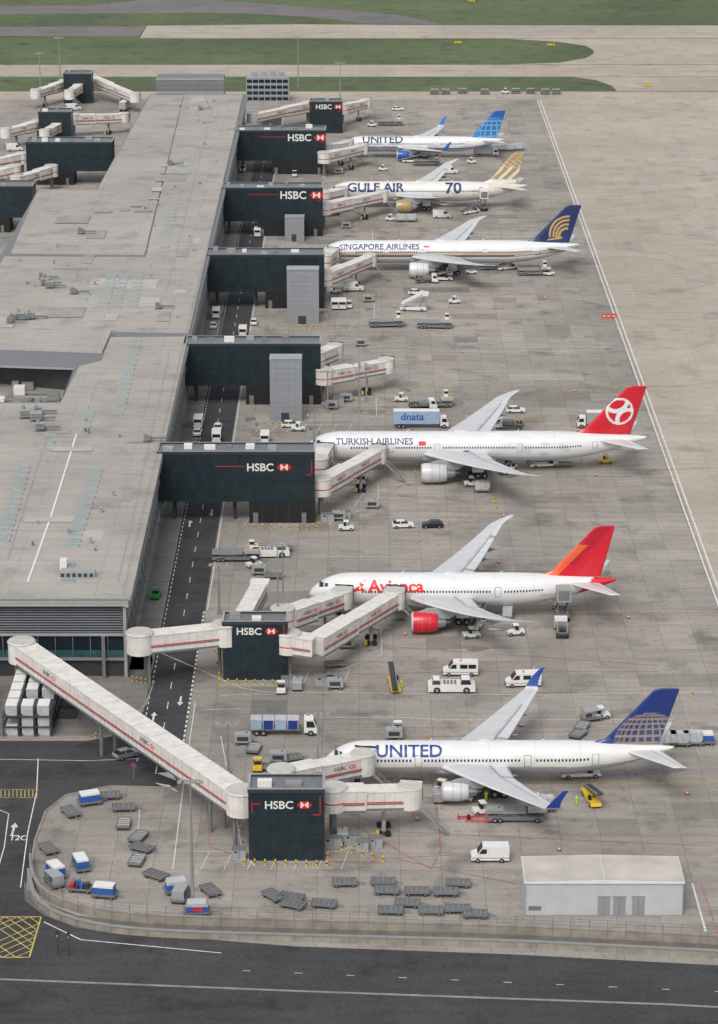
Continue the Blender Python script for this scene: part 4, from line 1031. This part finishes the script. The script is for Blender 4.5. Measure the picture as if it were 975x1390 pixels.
m=MB(); p=site(640,1112); m.obox((p.x-2,p.y,.4),(p.x+2.5,p.y+.3,.4),.18,.18,'redb'); m.obox((p.x+2.5,p.y-.5,.4),(p.x+2.5,p.y+1,.4),.2,.25,'redb'); m.cyl((p.x-.4,p.y-.5,.3),(p.x-.4,p.y+.5,.3),.3,.3,12,'black'); m.obox((p.x-2,p.y-.4,.5),(p.x-2,p.y+.5,.5),.2,.5,'redb')
m.obox((p.x-1,p.y-1.2,.4),(p.x+3,p.y-1.6,.4),.15,.15,'redb'); m.obj('aircraft_towbar')
p=site(827,431); m=MB()
for i in range(3): m.box(p.x-1.8+i*1.2,p.x-.8+i*1.2,p.y-.5,p.y+.3,.05,1.0,'redb'); m.box(p.x-1.7+i*1.2,p.x-.9+i*1.2,p.y-.53,p.y-.5,.4,.65,'white')
m.box(p.x-2.6,p.x+2.6,p.y-2.2,p.y-2.0,.04,.1,'redb'); m.obj('works_barrier')
m=MB()
for cy,hs,ln in stands:
    for (x,y) in((30,cy-hs+2),(9,cy-13),(50,cy-4),(26,cy+hs-3)):
        x+=random.uniform(-1,1);y+=random.uniform(-1,1)
        m.cyl((x,y,.05),(x,y,.8),.22,.04,8,'orange'); m.cyl((x,y,.35),(x,y,.5),.17,.13,8,'white'); m.box(x-.28,x+.28,y-.28,y+.28,.03,.1,'black')
m.obj('traffic_cones')
def rack(x0,y0,nx,ny,ht):
    m=MB()
    for i in range(nx+1):
        for j in range(ny+1): m.box(x0+i*2.6-.1,x0+i*2.6+.1,y0+j*3.6-.1,y0+j*3.6+.1,0,ht,'dgrey')
    for zz in(ht*.5,ht):
        m.box(x0-.15,x0+nx*2.6+.15,y0-.15,y0+ny*3.6+.15,zz-.2,zz-.05,'dgrey')
    for i in range(nx):
        for j in range(ny):
            for zz in(.1,ht*.5,ht):
                if random.random()<(.92 if zz==ht else .6): 
                    a=x0+i*2.6+.35;b=y0+j*3.6+.25
                    m.frus((a+.3,a+1.9,b,b+3.1),zz,(a,a+1.9,b,b+3.1),zz+.5,'cargo'); m.box(a,a+1.9,b,b+3.1,zz+.5,zz+1.7,'cargo','white')
    m.obj('container_rack')
p=site(0,1000); rack(p.x-14,p.y,4,5,3.4)
p=site(22,1000); rack(p.x-2,p.y,3,6,3.6)
p=site(78,980)
m=MB(); m.box(p.x,p.x+3.6,p.y,p.y+8,0,.4,'mgrey')
for i in range(4): m.box(p.x+.2,p.x+3.2,p.y+.3+i*1.9,p.y+1.6+i*1.9,.4,1.7+.3*(i%2),'dgrey')
m.obox((p.x,p.y,2.2),(p.x,p.y+8,2.2),.1,.1,'steel'); m.obj('baggage_conveyor')
# ---------------------------------------------------------------- shed
p=site(713,1243); q=site(926,1243); W=q.x-p.x; D=site(800,1163,4.8).y-p.y-1; sh=empty('storage_shed',(p.x,p.y,0)); H_=5.0
m=MB(); m.box(0,W,0,D,0,H_,'shed')
k=.0
while k<W-.1: m.box(k,k+.12,-.04,0,.1,H_-.05,'shed'); k+=.5
for s in range(int(D/.6)): m.box(W,W+.05,s*.6,s*.6+.12,.1,H_-.05,'shed')
m.box(0,W,-.06,0,.0,.12,'conc'); m.box(-.06,.06,-.1,.0,0,H_,'lgrey'); m.box(W-.06,W+.06,-.1,.0,0,H_,'lgrey')
m.obj('walls',parent=sh)
m=MB(); m.prof([(-.2,H_),(-.2,H_+.25),(W/2,H_+.5),(W+.2,H_+.25),(W+.2,H_)],-.2,D+.2,'white')
for s in(-1,1):
    x0,x1=(-.1,W/2-.05) if s<0 else (W/2+.05,W+.1); z0,z1=(H_+.30,H_+.54) if s<0 else (H_+.54,H_+.30)
    m.add([(x0,0,z0),(x1,0,z1),(x1,D,z1),(x0,D,z0)],[(0,1,2,3)],'shedr')
m.obj('roof',parent=sh)
m=MB()
for x in(W*.46,W*.56,W*.68): m.box(x,x+1.7,-.10,-.05,.05,2.9,'tgrey'); m.box(x-.1,x+1.8,-.09,-.05,2.9,3.0,'mgrey'); m.box(x+.82,x+.88,-.12,-.10,.05,2.9,'mgrey')
m.box(W*.02,W*.10,-.10,-.05,.9,1.5,'mgrey'); m.obj('doors',parent=sh)
# ---------------------------------------------------------------- boundary wall + fence
def wall(px,h,w,k,name,post=True):
    m=MB(); pts=[site(u,v) for u,v in px]
    P2=[]
    for i in range(len(pts)-1):
        a,b=pts[i],pts[i+1]; n=max(1,int((b-a).length/2.5))
        for j in range(n): P2.append(a.lerp(b,j/n))
    P2.append(pts[-1])
    for _ in range(6): P2=[P2[0]]+[(P2[i-1]+P2[i]*2+P2[i+1])/4 for i in range(1,len(P2)-1)]+[P2[-1]]
    for a,b in zip(P2[:-1],P2[1:]):
        m.obox((a.x,a.y,h/2),(b.x,b.y,h/2),w,h,k); m.obox((a.x,a.y,h+.06),(b.x,b.y,h+.06),w+.15,.12,'steel' if not post else 'conc')
        m.obox((a.x,a.y,h/2),Vector((a.x,a.y,h/2))+(b-a).normalized()*.06,w+.04,h-.05,'concd')
        if post:
            m.cyl((a.x,a.y,h),(a.x,a.y,h+1.5),.04,.04,6,'mgrey')
            for zz in(.5,1.0,1.45): m.obox((a.x,a.y,h+zz),(b.x,b.y,h+zz),.035,.035,'mgrey')
    m.obj(name)
wp=[(42,1170),(36,1190),(36,1206),(60,1226),(105,1243),(200,1254),(400,1260),(700,1268),(975,1282),(1300,1300)]
wall(wp,1.3,.35,'conc','boundary_wall')
wall([(u-2 if u<60 else u,v+18) for u,v in wp],1.0,.5,'conc','retaining_wall',False)
mb=MB(); inner=G([(u,v) for u,v in wp]); outer=G([(u-2 if u<60 else u,v+17) for u,v in wp])
for i in range(len(wp)-1): mb.add([(inner[i].x,inner[i].y,.055),(inner[i+1].x,inner[i+1].y,.055),(outer[i+1].x,outer[i+1].y,.055),(outer[i].x,outer[i].y,.055)],[(0,1,2,3)],'concd')
mb.sheet('verge_pavement')
# ---------------------------------------------------------------- floodlight masts
def mast(u,v,h,arms=4):
    p=site(u,v); m=MB(); m.cyl((0,0,0),(0,0,h),.26,.11,12,'steel'); m.cyl((0,0,0),(0,0,.5),.5,.5,12,'conc')
    m.obox((-1.6,0,h-.2),(1.6,0,h-.2),.14,.14,'steel'); m.obox((0,-.8,h-.35),(0,.8,h-.35),.12,.12,'steel')
    for i in range(arms): x=-1.5+i*3/(arms-1); m.box(x-.3,x+.3,-.35,.15,h-.55,h-.28,'lgrey','steel'); m.box(x-.25,x+.25,-.3,.1,h-.58,h-.55,'white')
    m.obj('floodlight_mast',(p.x,p.y,0))
for q in((262,1235,20),(378,884,20),(385,880,20),(432,1080,14),(298,834,10,3),(488,560,12,3),(405,118,20),(82,112,18),(462,150,18),(428,640,13),(497,545,9,3),(310,1050,9,3),(445,560,10,3),(240,330,4,3),(55,120,14)): mast(*q)
for (u,v) in((748,63),(622,60),(880,118),(640,3)):
    p=site(u,v); m=MB(); m.box(-1.6,1.6,-.15,.15,.4,1.3,'yellow'); m.box(-1.65,1.65,-.1,.2,.35,1.35,'dgrey'); m.box(-1.0,-.7,-.17,-.15,.5,1.15,'black'); m.box(.3,.9,-.17,-.15,.7,1.0,'black')
    for x in(-1.3,1.3): m.cyl((x,0,0),(x,0,.4),.06,.06,6,'steel')
    m.obj('taxiway_sign',(p.x,p.y,0))
m=MB()
def bol(u,v,n,du,dv):
    for i in range(n):
        p=site(u+i*du,v+i*dv); m.cyl((p.x,p.y,0),(p.x,p.y,1.0),.13,.13,8,'yellow'); m.cyl((p.x,p.y,.45),(p.x,p.y,.65),.135,.135,8,'black')
bol(332,1174,9,14,.3); bol(298,928,8,12,.3); bol(332,1165,4,-3,-18); bol(298,920,4,-3,-16); bol(445,1165,5,2,-16); bol(394,922,4,2,-14)
bol(345,718,8,12,.2); bol(432,715,4,4,-10); bol(360,578,6,10,0); bol(385,446,6,10,0); bol(450,1150,6,14,4); bol(180,925,5,6,1); bol(130,1002,6,10,-4); bol(720,570,2,5,0); bol(670,680,3,2,6); bol(900,945,3,20,0)
m.obj('safety_bollards')
for (u,v,s) in((452,1150,1.4),(478,1146,1.2),(510,1150,1.0),(392,932,1.2),(440,930,1.5),(455,932,1.3),(445,708,1.3),(468,704,1.2),(425,590,1.1),(460,548,1.2),(340,578,1.2),(440,432,1.1),(325,1166,1.0),(492,1155,.9)):
    p=site(u,v); m=MB(); m.box(-s,s,-.6,.6,.12,1.7,'lgrey'); m.box(-s-.08,s+.08,-.68,.68,1.7,1.8,'mgrey'); m.box(-s-.1,s+.1,-.7,.7,0,.12,'conc'); m.box(-.03,.03,-.62,-.6,.2,1.65,'dgrey'); m.box(-s*.7,-s*.3,-.63,-.6,1.2,1.5,'dgrey'); m.obj('equipment_cabinet',(p.x,p.y,0))
p=site(182,1058); m=MB(); m.cyl((0,0,0),(0,0,2.6),.05,.05,8,'steel'); m.cyl((0,-.06,2.4),(0,-.02,2.4),.4,.4,20,'redb'); m.cyl((0,-.08,2.4),(0,-.06,2.4),.3,.3,20,'blue'); m.obj('traffic_sign',(p.x,p.y,0))
for u,v in((79,1296),(94,1298)):
    p=site(u,v); m=MB(); m.cyl((0,0,0),(0,0,3.2),.07,.07,8,'dgrey'); m.box(-.2,.2,-.18,.12,2.4,3.5,'black')
    for i in range(3): m.cyl((0,-.24,2.6+i*.33),(0,-.18,2.6+i*.33),.11,.11,10,['green','yellow','red'][i])
    m.obj('traffic_light',(p.x,p.y,0))
# ---------------------------------------------------------------- ground crew
def worker(u,v,rot=0,arm=.3):
    p=site(u,v)
    V=[(0,0,.95),(0,0,1.2),(0,0,1.45),(0,.02,1.55),(0,.03,1.68),(.1,0,.9),(.12,.03,.5),(.12,-.02,.08),(.12,.12,.04),(-.1,0,.9),(-.14,-.08,.5),(-.15,-.12,.08),(-.15,.02,.04),(.2,0,1.42),(.27,.05,1.15),(.28,.2+arm*.3,1.0+arm*.3),(-.2,0,1.42),(-.27,-.03,1.15),(-.27,.1,.92)]
    E=[(0,1),(1,2),(2,3),(3,4),(0,5),(5,6),(6,7),(7,8),(0,9),(9,10),(10,11),(11,12),(2,13),(13,14),(14,15),(2,16),(16,17),(17,18)]
    Rr=[.15,.15,.15,.07,.115,.1,.075,.055,.04,.1,.075,.055,.04,.075,.055,.04,.075,.055,.04]
    me=bpy.data.meshes.new('ground_worker'); me.from_pydata(V,E,[]); o=bpy.data.objects.new('ground_worker',me); COL.objects.link(o)
    me.materials.append(M['hiviz'])
    o.modifiers.new('skin','SKIN')
    if not me.skin_vertices: 
        bm=bmesh.new(); bm.from_mesh(me); bm.verts.layers.skin.verify(); bm.to_mesh(me); bm.free()
    for i,r in enumerate(Rr): me.skin_vertices[0].data[i].radius=(r,r)
    me.skin_vertices[0].data[0].use_root=True
    sb=o.modifiers.new('sub','SUBSURF'); sb.levels=1; sb.render_levels=1
    o.location=(p.x,p.y,.05); o.rotation_euler=(0,0,rot)
    m=MB(); m.cyl((0,.03,1.70),(0,.03,1.80),.125,.09,10,'skin'); m.box(-.16,.16,-.1,.1,.1,.12,'dgrey'); m.obj('helmet',parent=o)
for q in((728,1110,1),(734,1112,3),(660,1088,0),(545,935,2),(783,1094,1),(470,1080,2)): worker(*q)
# ================================================================ LIGHT
w=bpy.data.worlds.new('World'); scene.world=w; w.use_nodes=True; N=w.node_tree.nodes; Lk=w.node_tree.links
sky=N.new('ShaderNodeTexSky'); sky.sky_type='NISHITA'; sky.sun_disc=False; sky.sun_elevation=R_(52); sky.sun_rotation=R_(200); sky.air_density=1.0; sky.dust_density=3.0; sky.ozone_density=1
hs=N.new('ShaderNodeHueSaturation'); hs.inputs['Saturation'].default_value=.28; hs.inputs['Value'].default_value=1.12
Lk.new(sky.outputs[0],hs.inputs['Color']); Lk.new(hs.outputs[0],N['Background'].inputs['Color']); N['Background'].inputs['Strength'].default_value=.15
sun=bpy.data.lights.new('sun','SUN'); sun.energy=1.35; sun.angle=R_(28); sun.color=(1,.965,.92); so=bpy.data.objects.new('sun',sun); COL.objects.link(so)
az=R_(200); el=R_(52); dv=Vector((math.sin(az)*math.cos(el),math.cos(az)*math.cos(el),math.sin(el)))
so.rotation_euler=dv.to_track_quat('Z','Y').to_euler()
# ================================================================ CAMERA
cam=bpy.data.cameras.new('camera'); co=bpy.data.objects.new('camera',cam); COL.objects.link(co)
cam.sensor_fit='VERTICAL'; cam.sensor_height=24; cam.lens=24*CF/1390; cam.clip_start=1; cam.clip_end=20000
co.location=(0,0,CH); co.rotation_euler=(math.pi/2-CT,0,0); scene.camera=co
scene.view_settings.view_transform='Standard'; scene.view_settings.look='None'; scene.view_settings.exposure=0
